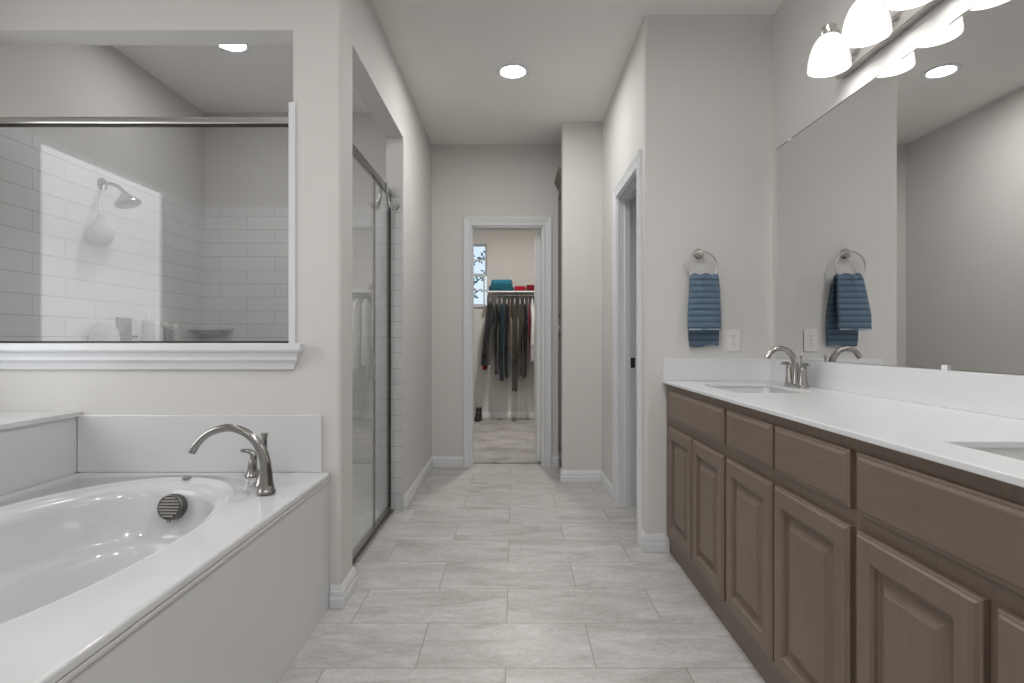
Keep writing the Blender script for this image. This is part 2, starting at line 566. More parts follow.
# right corridor wall with side doorway, joined to the vanity end wall by a bullnose corner
SY0, SY1, SZ = 3.06, 3.69, 2.005
bm = B()
prism(bm, arc2(XV + r, YV + r, r, -pi / 2, -pi, 6) + [(XV, SY0), (XV + 0.12, SY0), (XV + 0.12, YV + 0.12), (XR + 0.1, YV + 0.12), (XR + 0.1, YV)], 0, H)
bx(bm, XV, XV + 0.12, SY0, SY1, SZ, H)
bx(bm, XV, XV + 0.12, SY1, YJ + 0.1, 0, H)
struct('wall_corridor_right', bm, 'wall', 40, label='greige wall with the side doorway, turning to face the vanity end', cat='wall')

bm = B()
prism(bm, arc2(0.369 + r, YJ + r, r, -pi / 2, -pi, 6) + [(0.369, YJ + 0.10), (XV, YJ + 0.10), (XV, YJ)], 0, H)
struct('wall_jut', bm, 'wall', 40, label='short greige wall jutting out beside the closet doorway', cat='wall')
struct('wall_alcove', box(0.90, 0.98, YJ + 0.10, YF, 0, H), 'wall')
struct('wall_right', box(XR, XR + 0.1, YB, YV, 0, H), 'wall', label='greige wall behind the vanity mirror', cat='wall')
struct('wall_back', box(XL - 0.1, XR + 0.1, YB - 0.1, YB, 0, H), 'wall')

# exterior left wall with the frosted tub window
WY0, WY1, WZ0, WZ1 = 1.01, 2.012, 0.90, 2.058
bm = panel(B(), [YB, WY0, WY1, YS + 0.1], [0, WZ0, WZ1, H], {(1, 1)}, lambda a, b, t: (t, a, b), XL - 0.12, XL)
struct('wall_left', bm, 'wall', label='greige exterior wall behind tub and shower', cat='wall')
wd = sempty('window_2', (XL, (WY0 + WY1) / 2, WZ0), 'frosted window above the tub ledge', 'window')
bm = B()
bx(bm, XL - 0.07, XL - 0.004, WY0, WY0 + 0.03, WZ0, WZ1); bx(bm, XL - 0.07, XL - 0.004, WY1 - 0.03, WY1, WZ0, WZ1)
bx(bm, XL - 0.07, XL - 0.004, WY0 + 0.03, WY1 - 0.03, WZ0, WZ0 + 0.03); bx(bm, XL - 0.07, XL - 0.004, WY0 + 0.03, WY1 - 0.03, WZ1 - 0.03, WZ1)
obj('window_frame', bm, 'trim', wd)
obj('window_casing', molding(B(), [(XL, WY0, WZ0), (XL, WY0, WZ1), (XL, WY1, WZ1), (XL, WY1, WZ0)], [(0, 0), (0, 0.010), (0.055, 0.014), (0.060, 0)], (1, 0, 0), 1), 'trim', wd)
obj('window_pane', box(XL - 0.030, XL - 0.022, WY0 + 0.03, WY1 - 0.03, WZ0 + 0.03, WZ1 - 0.03), 'frost', wd)

# shower back wall and tiles
struct('wall_shower_back', box(XL, XC1, YS, YS + 0.1, 0, H), 'wall', label='greige wall at the back of the shower', cat='wall')
TZ = 2.05
struct('wall_tile_back', box(XL + 0.01, XC1, YS - 0.01, YS, 0, TZ), 'tile_x', label='white running bond tiles on the back wall of the shower', cat='tiles')
struct('wall_tile_left', box(XL, XL + 0.01, YT1, YS, 0, TZ), 'tile_y', label='white running bond tiles on the left wall of the shower', cat='tiles')
bm = B()
bx(bm, XC1 - 0.01, XC1, 3.60, YS - 0.01, 0, TZ)
struct('wall_tile_right', bm, 'tile_y')
bm = B()
bx(bm, XC1, XC - 0.004, 3.590, 3.60, 0, TZ)
struct('trim_2', bm, 'tile_j', label='white tile strip up the far jamb of the shower door', cat='tile trim')
bm = B()
bx(bm, OPX1 - 0.016, OPX1 - 0.001, YT0 - 0.006, YT1 + 0.008, 1.066, TZ - 0.01)
bx(bm, OPX1 - 0.001, OPX1 + 0.010, YT0 - 0.006, YT0 - 0.0005, 1.066, TZ - 0.01)
struct('trim_3', bm, 'trim', label='white tile edge up the right side of the shower window', cat='trim')
struct('floor_shower', box(XL, -0.80, YT1, YS, 0.0, 0.012), 'ceramic')

# window sill over the tub, a mitred moulding
prof = [(0, 0.962), (0.014, 0.962), (0.016, 0.972), (0.020, 0.985), (0.028, 0.996), (0.033, 0.999), (0.034, 1.014), (0.040, 1.028), (0.050, 1.036), (0.052, 1.042), (0.052, 1.064), (0.049, 1.067), (0, 1.067)]
bm = molding(B(), [(XL, YT0, 0), (-0.899, YT0, 0), (-0.899, YT0 + 0.004, 0)], prof, (0, 0, 1), -1)
bx(bm, OPX0, OPX1, YT0, YT1 + 0.006, OPZ0, 1.067)
struct('trim_1', bm, 'trim', label='white moulded sill under the shower window', cat='sill')

# baseboards
bp = [(0, 0), (0.014, 0), (0.015, 0.003), (0.015, 0.040), (0.012, 0.046), (0.012, 0.066), (0.0095, 0.071), (0.0075, 0.079), (0.004, 0.086), (0.003, 0.090), (0, 0.090)]
def base(name, path, side, label):
    struct(name, molding(B(), [(x, y, 0) for x, y in path], bp, (0, 0, 1), side), 'trim', label=label, cat='baseboard')
base('baseboard_pillar', [(-0.742, YT0), (XC, YT0), (XC, 2.480), (XC - 0.03, 2.480)], -1, 'white baseboard wrapped round the pillar by the tub')
base('baseboard_left', [(XC - 0.001, 3.60), (XC, 3.60), (XC, YF), (DX0 - 0.077, YF)], -1, 'white baseboard along the left corridor wall')
base('baseboard_far', [(DX1 + 0.077, YF), (0.377, YF)], -1, 'short white baseboard right of the closet doorway')
base('baseboard_jut', [(0.369, YJ + 0.09), (0.369, YJ), (XV, YJ), (XV, SY1 + 0.076)], -1, 'white baseboard round the short jutting wall')
base('baseboard_right', [(XV, SY0 - 0.076), (XV, YV), (0.797, YV)], -1, 'white baseboard at the corner left of the vanity')
base('baseboard_closet', [(-1.25, YC1), (1.45, YC1)], -1, 'white baseboard at the back of the closet')

# door casings
cp = [(0, 0), (0, 0.010), (0.006, 0.013), (0.012, 0.013), (0.020, 0.010), (0.034, 0.012), (0.050, 0.016), (0.060, 0.019), (0.070, 0.019), (0.074, 0.016), (0.076, 0.012), (0.076, 0)]
bm = molding(B(), [(DX0, YF, 0), (DX0, YF, DZ), (DX1, YF, DZ), (DX1, YF, 0)], cp, (0, -1, 0), 1)
struct('trim_4', bm, 'trim', label='white casing round the closet doorway', cat='door casing')
bm = molding(B(), [(XV, SY0, 0), (XV, SY0, SZ), (XV, SY1, SZ), (XV, SY1, 0)], cp, (-1, 0, 0), -1)
struct('trim_5', bm, 'trim', label='white casing round the side doorway', cat='door casing')
# jamb liners
bm = B()
bx(bm, DX0, DX0 + 0.005, YF, YC0 + 0.004, 0, DZ); bx(bm, DX1 - 0.012, DX1, YF, YC0 + 0.004, 0, DZ); bx(bm, DX0, DX1, YF, YC0 + 0.004, DZ - 0.012, DZ)
bx(bm, DX0 + 0.005, DX0 + 0.007, YF + 0.04, YF + 0.075, 0, DZ - 0.012); bx(bm, DX0 + 0.005, DX1 - 0.012, YF + 0.04, YF + 0.075, DZ - 0.022, DZ - 0.012)
struct('trim_6', bm, 'trim', label='white jamb lining of the closet doorway', cat='door jamb')
sj = sempty('trim_7', (XV, SY1, 0), 'white jamb lining of the side doorway', 'door jamb')
bm = B()
bx(bm, XV, XV + 0.124, SY1 - 0.012, SY1, 0, SZ); bx(bm, XV, XV + 0.124, SY0, SY0 + 0.012, 0, SZ); bx(bm, XV, XV + 0.124, SY0 + 0.012, SY1 - 0.012, SZ - 0.012, SZ)
bx(bm, XV + 0.045, XV + 0.08, SY1 - 0.022, SY1 - 0.012, 0, SZ - 0.012); bx(bm, XV + 0.045, XV + 0.08, SY0 + 0.012, SY1 - 0.022, SZ - 0.022, SZ - 0.012)
obj('jamb', bm, 'trim', sj)
bm = box(XV + 0.084, XV + 0.112, SY1 - 0.0145, SY1 - 0.012, 0.90, 0.965)
obj('strike_plate', bm, 'darkmetal', sj)

# toilet room behind the side doorway
bm = B()
bx(bm, 2.2, 2.3, YV + 0.12, YJ + 0.1, 0, H)
struct('wall_side_room', bm, 'wall')
struct('wall_side_far', box(XV + 0.12, 2.3, YJ, YJ + 0.1, 0, H), 'wall')
struct('wall_side_near', box(XR + 0.1, 2.3, YV + 0.02, YV + 0.12, 0, H), 'wall')

# closet
CW0, CW1, CWZ0, CWZ1 = -0.98, -0.375, 1.55, 2.40
bm = panel(B(), [-1.3, CW0, CW1, 1.5], [0, CWZ0, CWZ1, H], {(1, 1)}, lambda a, b, t: (a, t, b), YC1, YC1 + 0.12)
struct('wall_closet_back', bm, 'wall', label='greige back wall of the closet', cat='wall')
struct('wall_closet_left', box(-1.3, -1.25, YC0, YC1, 0, H), 'wall')
struct('wall_closet_right', box(1.45, 1.5, YC0, YC1, 0, H), 'wall')
struct('wall_closet_front', box(0.95, 1.45, YC0 - 0.06, YC0, 0, H), 'wall')
struct('wall_closet_front_left', box(-1.3, XC, YC0 - 0.001, YC0 + 0.05, 0, H), 'wall')

w1 = sempty('window_1', (CW1, YC1, CWZ0), 'white double hung closet window with branches outside', 'window')
bm = molding(B(), [(CW0, YC1, CWZ0), (CW0, YC1, CWZ1), (CW1, YC1, CWZ1), (CW1, YC1, CWZ0)], [(0, 0), (0, 0.006), (0.012, 0.010), (0.012, 0)], (0, -1, 0), 1)
obj('window_frame', bm, 'trim', w1)
bm = box(CW0 - 0.03, CW1 + 0.03, YC1 - 0.03, YC1 + 0.05, CWZ0 - 0.02, CWZ0)
obj('window_sill', bm, 'trim', w1)
zm = (CWZ0 + CWZ1) / 2
def sash(name, x0, x1, y, z0, z1, mz):
    w = 0.026
    bm = B()
    bx(bm, x0, x0 + w, y, y + 0.03, z0, z1); bx(bm, x1 - w, x1, y, y + 0.03, z0, z1)
    bx(bm, x0 + w, x1 - w, y, y + 0.03, z0, z0 + w); bx(bm, x0 + w, x1 - w, y, y + 0.03, z1 - w, z1)
    bx(bm, x0 + w, x1 - w, y + 0.006, y + 0.022, mz - 0.007, mz + 0.007)
    for k in (1, 2):
        xm = x0 + (x1 - x0) * k / 3
        if xm < x1 - 0.25 or k == 1: bx(bm, xm - 0.007, xm + 0.007, y + 0.006, y + 0.022, z0 + w, z1 - w)
    s = obj(name, bm, 'trim', w1)
    obj('pane', box(x0 + w, x1 - w, y + 0.012, y + 0.016, z0 + w, z1 - w), 'winglass', s)
sash('upper_sash', CW0, CW1, YC1 + 0.07, zm - 0.012, CWZ1, (zm + CWZ1) / 2)
sash('lower_sash', CW0 + 0.012, CW1 - 0.022, YC1 + 0.035, CWZ0, zm + 0.022, (zm + CWZ0) / 2)

# closet door standing open into the closet
d1 = sempty('door_1', (0.235, YC0, 0), 'white closet door standing open into the closet, seen edge on', 'door')
obj('door_slab', box(0.199, 0.2335, YC0 + 0.012, YC0 + 0.60, 0.02, DZ - 0.018), 'trim', d1, bevel=0.002)
for hz in (1.80, 1.07, 0.24):
    bm = lathe(B(), [(0.005, 0), (0.006, 0.003), (0.006, 0.087), (0.005, 0.09)], (0.2405, YC0 + 0.008, hz - 0.045), seg=12)
    bx(bm, 0.2335, 0.247, YC0 + 0.006, YC0 + 0.012, hz - 0.045, hz + 0.045)
    obj('hinge', bm, 'trim', d1, 40)

# ------------------------------------------------------------------ bathtub
tub = thing('bathtub', 'white drop-in bathtub with a flat white apron, front left', 'bathtub', (-1.247, 1.5, 0))
TX0, TX1, TY0, TY1, TZD = -1.754, -0.738, 0.70, 2.296, 0.548
tc = (-1.272, 1.49)
NT = 128
def rect_ring(ins, z):
    x0, x1, y0, y1 = TX0 + ins, TX1 - ins, TY0 + ins, TY1 - ins
    out = []
    for k in range(NT):
        a = 2 * pi * k / NT
        # map the superellipse angle to a point on the rectangle so that the corners are exact
        q = k / NT * 8
        cxs, cys = (x0 + x1) / 2, (y0 + y1) / 2
        hx, hy = (x1 - x0) / 2, (y1 - y0) / 2
        if q < 1: p = (1, q)
        elif q < 3: p = (2 - q, 1)
        elif q < 5: p = (-1, 4 - q)
        elif q < 7: p = (q - 6, -1)
        else: p = (1, q - 8)
        out.append((cxs + hx * p[0], cys + hy * p[1], z))
    return out
def oval(hx, hy, z, e=2.5, c=tc):
    return [(*sup(c, hx * 0.95, hy, e, 2 * pi * k / NT), z) for k in range(NT)]
rings = [rect_ring(0.012, 0.526), rect_ring(0.003, 0.5265), rect_ring(0.0, 0.529), rect_ring(0.0, 0.541), rect_ring(0.0025, 0.5462), rect_ring(0.007, TZD),
         rect_ring(0.012, TZD), rect_ring(0.03, TZD),
         oval(0.415, 0.715, TZD, 2.25), oval(0.408, 0.708, 0.551, 2.25), oval(0.400, 0.700, 0.5515, 2.25), oval(0.392, 0.692, 0.549, 2.25), oval(0.386, 0.686, 0.541, 2.25),
         oval(0.378, 0.676, 0.536, 2.25), oval(0.366, 0.650, 0.533, 2.25), oval(0.358, 0.635, 0.528, 2.25), oval(0.350, 0.624, 0.517, 2.25), oval(0.344, 0.616, 0.500, 2.25),
         oval(0.326, 0.598, 0.43, 2.25), oval(0.314, 0.580, 0.375, 2.25), oval(0.306, 0.570, 0.362, 2.25), oval(0.290, 0.550, 0.354, 2.25), oval(0.276, 0.536, 0.345, 2.25), oval(0.266, 0.524, 0.32, 2.25),
         oval(0.240, 0.485, 0.22, 2.2), oval(0.215, 0.455, 0.18, 2.3), oval(0.17, 0.40, 0.162, 2.2), oval(0.08, 0.25, 0.155, 2.0)]
bm = B(); ringloft(bm, rings)
obj('tub_shell', bm, 'tub', tub, 50)
bm = B()
bx(bm, -0.764, -0.744, TY0 + 0.012, TY1, 0.0, 0.527)
bx(bm, -0.744, -0.7385, TY0 + 0.012, TY1, 0.514, 0.5255)
obj('apron', bm, 'tub', tub, bevel=0.002)
# overflow cover with slats on the far end of the basin
oc = Vector((-1.243, 2.066, 0.474))
on = Vector((0, -0.96, 0.22)).normalized()
bm = lathe(B(), [(0.046, -0.02), (0.047, 0.006), (0.045, 0.013), (0.040, 0.016), (0.038, 0.013), (0.0, 0.013)], oc, on, 32, cap1=False)
bmesh.ops.remove_doubles(bm, verts=bm.verts, dist=1e-5)
ov = obj('overflow_cover', bm, 'oldsteel', tub, 40); ov['label'] = 'round metal overflow cover with slats'
q = Vector((0, 0, 1)).rotation_difference(on)
up = Vector((0, 0, 1)) - on * on.z; up.normalize(); rt = Vector((1, 0, 0))
bm = B()
for i in range(-3, 4):
    hgt = i * 0.0105; half = sqrt(max(0.0001, 0.037 ** 2 - hgt ** 2))
    c = oc + on * 0.0145 + up * hgt
    vs = []
    for s, t in ((-1, -1), (1, -1), (1, 1), (-1, 1)):
        vs.append((c + rt * half * s + up * 0.0028 * t))
    lo = [bm.verts.new(p - on * 0.004) for p in vs]; hi = [bm.verts.new(p + on * 0.004) for p in vs]
    bm.faces.new(lo[::-1]); bm.faces.new(hi)
    for k in range(4): bm.faces.new((lo[k], lo[(k + 1) % 4], hi[(k + 1) % 4], hi[k]))
obj('slat_grille', bm, 'nickel', ov)
bm = lathe(B(), [(0.006, 0), (0.006, 0.01)], oc - up * 0.048 + on * 0.004, on, 10)
obj('trip_lever', bm, 'steel', ov, 40)
# small oval overflow slot set in the far deck
bm = lathe(B(), [(0.017, -0.002), (0.018, 0.003), (0.014, 0.0045)], ((185 - 514) * 2.19 / 569 + 0.01, 2.188, 0.5495), (0, 0, 1), 20)
obj('jet_button', bm, 'steel', tub, 40)

bs = thing('tub_backsplash', 'white slab backsplash on the wall behind the tub filler', 'backsplash', (-1.2635, 2.292, 0.548))
obj('slab', box(-1.754, -0.773, 2.284, 2.300, 0.5485, 0.778), 'tub', bs, bevel=0.003)
lg = thing('tub_ledge', 'white raised ledge beside the far long side of the tub', 'ledge', (-2.0, 1.5, 0))
obj('ledge_base', box(XL + 0.001, -1.757, 0.70, 2.299, 0, 0.772), 'tub', lg)
obj('ledge_top', box(XL + 0.001, -1.744, 0.70, 2.2995, 0.772, 0.793), 'tub', lg, bevel=0.004)

# tub filler
tf = thing('tub_faucet', 'tall arched nickel tub filler on the tub deck', 'faucet', (-0.86, 1.966, TZD))
b0 = Vector((-0.856, 1.966, TZD + 0.0045))
bm = lathe(B(), [(0.031, 0), (0.031, 0.006), (0.028, 0.010), (0.024, 0.030), (0.021, 0.055), (0.020, 0.075)], b0, (0, 0, 1), 24)
obj('spout_base', bm, 'steel', tf, 40)
pts = [(0, 0, .07), (-.004, 0, .105), (-.016, 0, .145), (-.042, 0, .185), (-.08, 0, .212), (-.125, 0, .224), (-.17, 0, .217), (-.210, 0, .198), (-.240, 0, .168), (-.258, 0, .140)]
sp = smooth_path([b0 + Vector(p) for p in pts], 6)
bm = tube(B(), sp, lerp_list([.0195, .0185, .0175, .016, .0145, .0135,   .0130, .0126, .0128, .0140], len(sp)), 16)
obj('spout', bm, 'steel', tf, 40)
th = Vector((-1.018, 2.212, TZD + 0.0005))
bm = lathe(B(), [(0.026, 0), (0.026, 0.005), (0.022, 0.010), (0.018, 0.035), (0.0155, 0.06), (0.012, 0.068)], th, (0.05, 0, 1), 20)
hd = obj('handle', bm, 'steel', tf, 40)
pts = smooth_path([th + Vector(p) for p in ((.004, 0, .055), (.006, 0, .08), (-.002, 0, .094), (-.018, -.004, .101), (-.040, -.008, .102))], 6)
bm = tube(B(), pts, lerp_list([.014, .013, .011, .009, .006], len(pts)), 12)
obj('lever', bm, 'steel', hd, 40)
hs = thing('hand_shower', 'slender nickel hand shower standing behind the tub spout', 'hand shower', (-0.90, 2.08, TZD))
h0 = Vector((-0.918, 2.085, TZD + 0.0005))
bm = lathe(B(), [(0.034, 0), (0.034, 0.004), (0.027, 0.012), (0.020, 0.045), (0.017, 0.06)], h0, (0, 0, 1), 20)
obj('holder', bm, 'steel', hs, 40)
bm = lathe(B(), [(0.014, 0.055), (0.012, 0.09), (0.0095, 0.15), (0.0095, 0.175), (0.012, 0.185), (0.013, 0.190)], h0, (0.02, 0, 1), 16)
obj('handle', bm, 'steel', hs, 40)

# ------------------------------------------------------------------ shower window panel and shower door
sg = thing('shower_glass_panel', 'fixed glass panel with a nickel top rail above the moulded sill', 'glass panel', (-1.55, 2.36, 1.067))
obj('pane', box(OPX0 + 0.004, OPX1 - 0.018, 2.357, 2.363, 1.074, 1.968), 'glass', sg)
bm = B()
bx(bm, OPX0 + 0.001, OPX1 - 0.017, 2.345, 2.375, 1.972, 2.002)
obj('top_rail', bm, 'nickel', sg, bevel=0.007, bseg=3)
obj('top_gasket', box(OPX0 + 0.002, OPX1 - 0.017, 2.350, 2.370, 1.966, 1.972), 'darkmetal', sg)
obj('bottom_seal', box(OPX0 + 0.002, OPX1 - 0.017, 2.352, 2.368, 1.0675, 1.0755), 'darkmetal', sg)

se = thing('shower_door', 'framed glass shower door in the corridor wall opening', 'shower door', (-0.78, 3.04, 0))
XG = -0.785
obj('fixed_glass', box(XG - 0.003, XG + 0.003, 3.185, 3.565, 0.035, 1.985), 'glass', se)
dg = obj('door_glass', box(XG + 0.001, XG + 0.007, 2.49, 3.18, 0.035, 1.985), 'glass', se)
bm = B()
bx(bm, XG + 0.020, XG + 0.030, 3.075, 3.095, 0.86, 0.98)
tube(bm, [(XG + 0.007, 3.085, 0.88), (XG + 0.022, 3.085, 0.88)], 0.005, 8); tube(bm, [(XG + 0.007, 3.085, 0.96), (XG + 0.022, 3.085, 0.96)], 0.005, 8)
obj('pull_handle', bm, 'chrome', dg, bevel=0.002)
obj('door_edge', box(XG - 0.004, XG + 0.009, 3.176, 3.188, 0.035, 1.985), 'steel', se)
obj('header_rail', box(XG - 0.017, XG + 0.017, 2.482, 3.588, 1.985, 2.022), 'steel', se, bevel=0.005)
obj('wall_channel', box(XG - 0.013, XG + 0.009, 3.572, 3.589, 0.03, 1.985), 'darkmetal', se, bevel=0.002)
bm = B()
bx(bm, XG - 0.02, XG + 0.012, 2.482, 3.589, 0.0125, 0.036)
bx(bm, XG + 0.012, XG + 0.030, 2.482, 3.589, 0.0, 0.016)
obj('threshold', bm, 'steel', se, bevel=0.003)

# chrome robe hook over the end of the header rail
rh = thing('robe_hook', 'chrome double robe hook hanging over the shower door rail', 'hook', (XG, 3.43, 1.99))
bm = B()
for sx in (-1, 1):
    bx(bm, XG + sx * 0.0205 - 0.0015, XG + sx * 0.0205 + 0.0015, 3.412, 3.448, 1.925, 2.026)
bx(bm, XG - 0.022, XG + 0.022, 3.412, 3.448, 2.0225, 2.0255)
obj('strap', bm, 'chrome', rh, bevel=0.0008)
for dy in (-0.03, 0.03):
    pts = smooth_path([(XG + 0.024, 3.43 + dy * 0.1, 1.955), (XG + 0.03, 3.43 + dy * 0.4, 1.91), (XG + 0.045, 3.43 + dy * 0.8, 1.875), (XG + 0.07, 3.43 + dy, 1.873), (XG + 0.088, 3.43 + dy, 1.90)], 6)
    obj('prong', tube(B(), pts, lerp_list([.007, .0065, .006, .006, .0085], len(pts)), 10), 'chrome', rh, 50)
for dy in (-0.03, 0.03):
    pts = smooth_path([(XG - 0.024, 3.43, 1.955), (XG - 0.03, 3.43 + dy * .5, 1.91), (XG - 0.042, 3.43 + dy, 1.875), (XG - 0.055, 3.43 + dy, 1.885)], 6)
    obj('prong', tube(B(), pts, .0065, 10), 'chrome', rh, 50)

# shower fittings on the left tile wall
XT = XL + 0.01
sh = thing('shower_fixture', 'round chrome shower head on a bent arm on the tiled wall', 'shower head', (XT, 3.12, 1.93))
a0 = Vector((XT, 3.12, 1.935))
obj('flange', lathe(B(), [(0.034, 0), (0.032, 0.008), (0.014, 0.014)], a0, (1, 0, 0), 24), 'steel', sh, 40)
pts = smooth_path([a0 + Vector(p) for p in ((0.005, 0, 0), (0.05, 0, 0.002), (0.09, 0, -0.015), (0.125, 0, -0.05))], 6)
obj('arm', tube(B(), pts, 0.010, 12), 'steel', sh, 40)
obj('head', lathe(B(), [(0.012, 0), (0.018, 0.012), (0.026, 0.026), (0.056, 0.052), (0.064, 0.062), (0.064, 0.072), (0.058, 0.077)], a0 + Vector((0.12, 0, -0.042)), (0.30, 0.06, -0.95), 28), 'steel', sh, 40)
sv = thing('shower_valve', 'square chrome shower valve with a dark lever on the tiled wall', 'valve', (XT, 3.29, 1.13))
obj('plate', box(XT, XT + 0.008, 3.225, 3.355, 1.05, 1.21), 'steel', sv, bevel=0.004)
bm = lathe(B(), [(0.024, 0.006), (0.022, 0.045), (0.018, 0.05)], (XT, 3.27, 1.095), (1, 0, 0), 20)
tube(bm, [(XT + 0.04, 3.27, 1.095), (XT + 0.045, 3.345, 1.10)], [0.011, 0.007], 10)
obj('lever', bm, 'darkmetal', sv, 40)
bp_ = thing('bath_pouf', 'grey mesh bath pouf hanging by a cord from the shower arm', 'bath pouf', (XT + 0.062, 3.02, 1.57))
px_, py_, pz_ = XT + 0.064, 3.02, 1.752
obj('cord', tube(B(), [(XT + 0.02, 3.108, 1.926), (px_ - 0.012, py_ + 0.012, 1.80), (px_, py_, pz_)], 0.004, 8), 'plastic', bp_)
bm = lathe(B(), [(0.006, 0.004), (0.012, -0.02), (0.020, -0.035), (0.040, -0.06), (0.056, -0.09), (0.060, -0.12), (0.050, -0.15), (0.030, -0.168), (0.005, -0.174)], (px_, py_, pz_), (0, 0, 1), 36)
for v in bm.verts:
    a = math.atan2(v.co.y - py_, v.co.x - px_)
    k = 1 + 0.06 * sin(9 * a + v.co.z * 90)
    v.co.x = px_ + (v.co.x - px_) * k; v.co.y = py_ + (v.co.y - py_) * k
obj('pouf', bm, 'pouf', bp_, 60)

# corner shelf
cs = thing('corner_shelf', 'white ceramic corner shelf in the back corner of the shower', 'shelf', (XT, YS, 1.15))
bm = B()
pts = [(XT, YS - 0.01)] + [(XT + 0.215 * cos(a) ** 0.8, YS - 0.01 - 0.215 * sin(a) ** 0.8) for a in [i * pi / 20 for i in range(11)]]
prism(bm, [(x, y) for x, y in pts], 1.148, 1.168)
obj('shelf_board', bm, 'ceramic', cs, bevel=0.003)
bm = B()
pts = [(XT, YS - 0.01)] + [(XT + 0.14 * cos(a), YS - 0.01 - 0.14 * sin(a)) for a in [i * pi / 20 for i in range(11)]]
prism(bm, pts, 1.12, 1.148)
obj('bracket', bm, 'ceramic', cs)
# tiled ledge with bottles
sl = thing('shower_ledge', 'narrow white ledge along the tiled shower wall carrying the bottles', 'shelf', (XT, 3.5, 1.0))
obj('shelf_board', box(XT, XT + 0.13, 2.95, 4.0, 0.985, 1.005), 'ceramic', sl, bevel=0.003)
def bottle(kind, label, y, z, rr, h, cap, mat, x=XT + 0.065):
    t = thing(kind, label, 'bottle' if 'bottle' in kind else 'jar', (x, y, z), 'toiletries on the shower ledge')
    obj('body', lathe(B(), [(rr * 0.9, 0), (rr, 0.006), (rr, h * 0.82), (rr * 0.9, h * 0.9), (rr * 0.5, h * 0.96)], (x, y, z), (0, 0, 1), 20), mat, t, 40)
    obj('cap', lathe(B(), [(rr * cap, h * 0.96), (rr * cap, h * 1.1), (rr * cap * 0.85, h * 1.13)], (x, y, z), (0, 0, 1), 16), 'plastic', t, 40)
M['shampoo'] = simple('pale grey bottle plastic', rgb(176, 176, 178), 0.35)
M['soap'] = simple('white bottle plastic', rgb(204, 204, 204), 0.35)
bottle('shampoo_bottle', 'tall grey bottle, second from the valve on the shower ledge', 3.405, 1.005, 0.028, 0.205, 0.5, 'shampoo')
bottle('lotion_bottle', 'stout white bottle between the tall grey bottle and the corner shelf', 3.485, 1.005, 0.042, 0.165, 0.6, 'soap')
bottle('soap_bottle', 'slim grey bottle right after the stout white bottle', 3.575, 1.005, 0.030, 0.168, 0.6, 'shampoo')
bottle('conditioner_bottle', 'white bottle nearest the corner shelf on the shower ledge', 3.68, 1.005, 0.038, 0.160, 0.6, 'soap')
t = thing('bath_sponge', 'rounded pale sponge left of the shower valve', 'sponge', (XT + 0.065, 3.04, 1.005), 'toiletries on the shower ledge')
bm = lathe(B(), [(0.055, 0), (0.066, 0.02), (0.070, 0.07), (0.064, 0.12), (0.048, 0.155), (0.022, 0.172), (0.003, 0.176)], (XT + 0.072, 3.04, 1.005), (0, 0, 1), 28)
obj('body', bm, 'pouf', t, 60)

# ------------------------------------------------------------------ vanity
XF = 0.779
def door_front(bm, y0, y1, z0, z1, rings):
    """raised front facing -x; rings (inset, depth out of the face frame)"""
    R = []
    for ins, dep in rings:
        x = XF - dep
        R.append([(x, y0 + ins, z0 + ins), (x, y1 - ins, z0 + ins), (x, y1 - ins, z1 - ins), (x, y0 + ins, z1 - ins)])
    V = ringloft(bm, R)
    bm.faces.new(V[0][::-1])
    return bm
DOOR = [(0, 0.0005), (0, 0.012), (0.003, 0.014), (0.006, 0.0145), (0.010, 0.019), (0.054, 0.019), (0.0565, 0.0145), (0.060, 0.014), (0.0625, 0.006), (0.066, 0.0035), (0.073, 0.0035), (0.076, 0.006), (0.098, 0.0155), (0.101, 0.0175)]
DRAW = [(0, 0.0005), (0, 0.012), (0.003, 0.014), (0.008, 0.0145), (0.013, 0.018), (0.016, 0.019)]
DZ0, DZ1, RZ0, RZ1 = 0.124, 0.655, 0.694, 0.829
def vanity_unit(label, y0, y1, drawers, doors, false_front):
    t = thing('vanity_cabinet', label, 'cabinet', ((XF + XR) / 2, (y0 + y1) / 2, 0), 'vanity cabinet units under the white counter')
    bm = B()
    bx(bm, XF, XF + 0.019, y0, y1, 0.085, 0.860)
    obj('face_frame', bm, 'vanity', t, bevel=0.001)
    bm = B()
    bx(bm, XF + 0.019, XR - 0.002, y0, y0 + 0.016, 0.0, 0.859); bx(bm, XF + 0.019, XR - 0.002, y1 - 0.016, y1, 0.0, 0.859)
    bx(bm, XF + 0.019, XR - 0.002, y0 + 0.016, y1 - 0.016, 0.085, 0.10); bx(bm, XR - 0.012, XR - 0.002, y0 + 0.016, y1 - 0.016, 0.10, 0.859)
    obj('carcass', bm, 'vanity', t)
    obj('toe_kick', box(XF + 0.015, XF + 0.0188, y0, y1, 0.0, 0.085), 'vanity_h', t)
    for a, b in drawers:
        obj('false_drawer_front' if false_front else 'drawer_front', door_front(B(), a, b, RZ0, RZ1, DRAW), 'vanity_h', t)
    for a, b in doors:
        obj('door', door_front(B(), a, b, DZ0, DZ1, DOOR), 'vanity', t)
    return t
vanity_unit('brown sink cabinet at the far end against the towel wall', 2.064, 2.904, [(2.078, 2.803)], [(2.450, 2.803), (2.078, 2.431)], True)
vanity_unit('brown cabinet with two drawers between the sink cabinets', 1.2855, 2.0635, [(1.687, 2.047), (1.299, 1.671)], [(1.687, 2.047), (1.299, 1.671)], False)
vanity_unit('brown sink cabinet nearest the camera, cut by the frame', 0.47, 1.285, [(0.544, 1.271)], [(0.930, 1.271), (0.544, 0.902)], True)

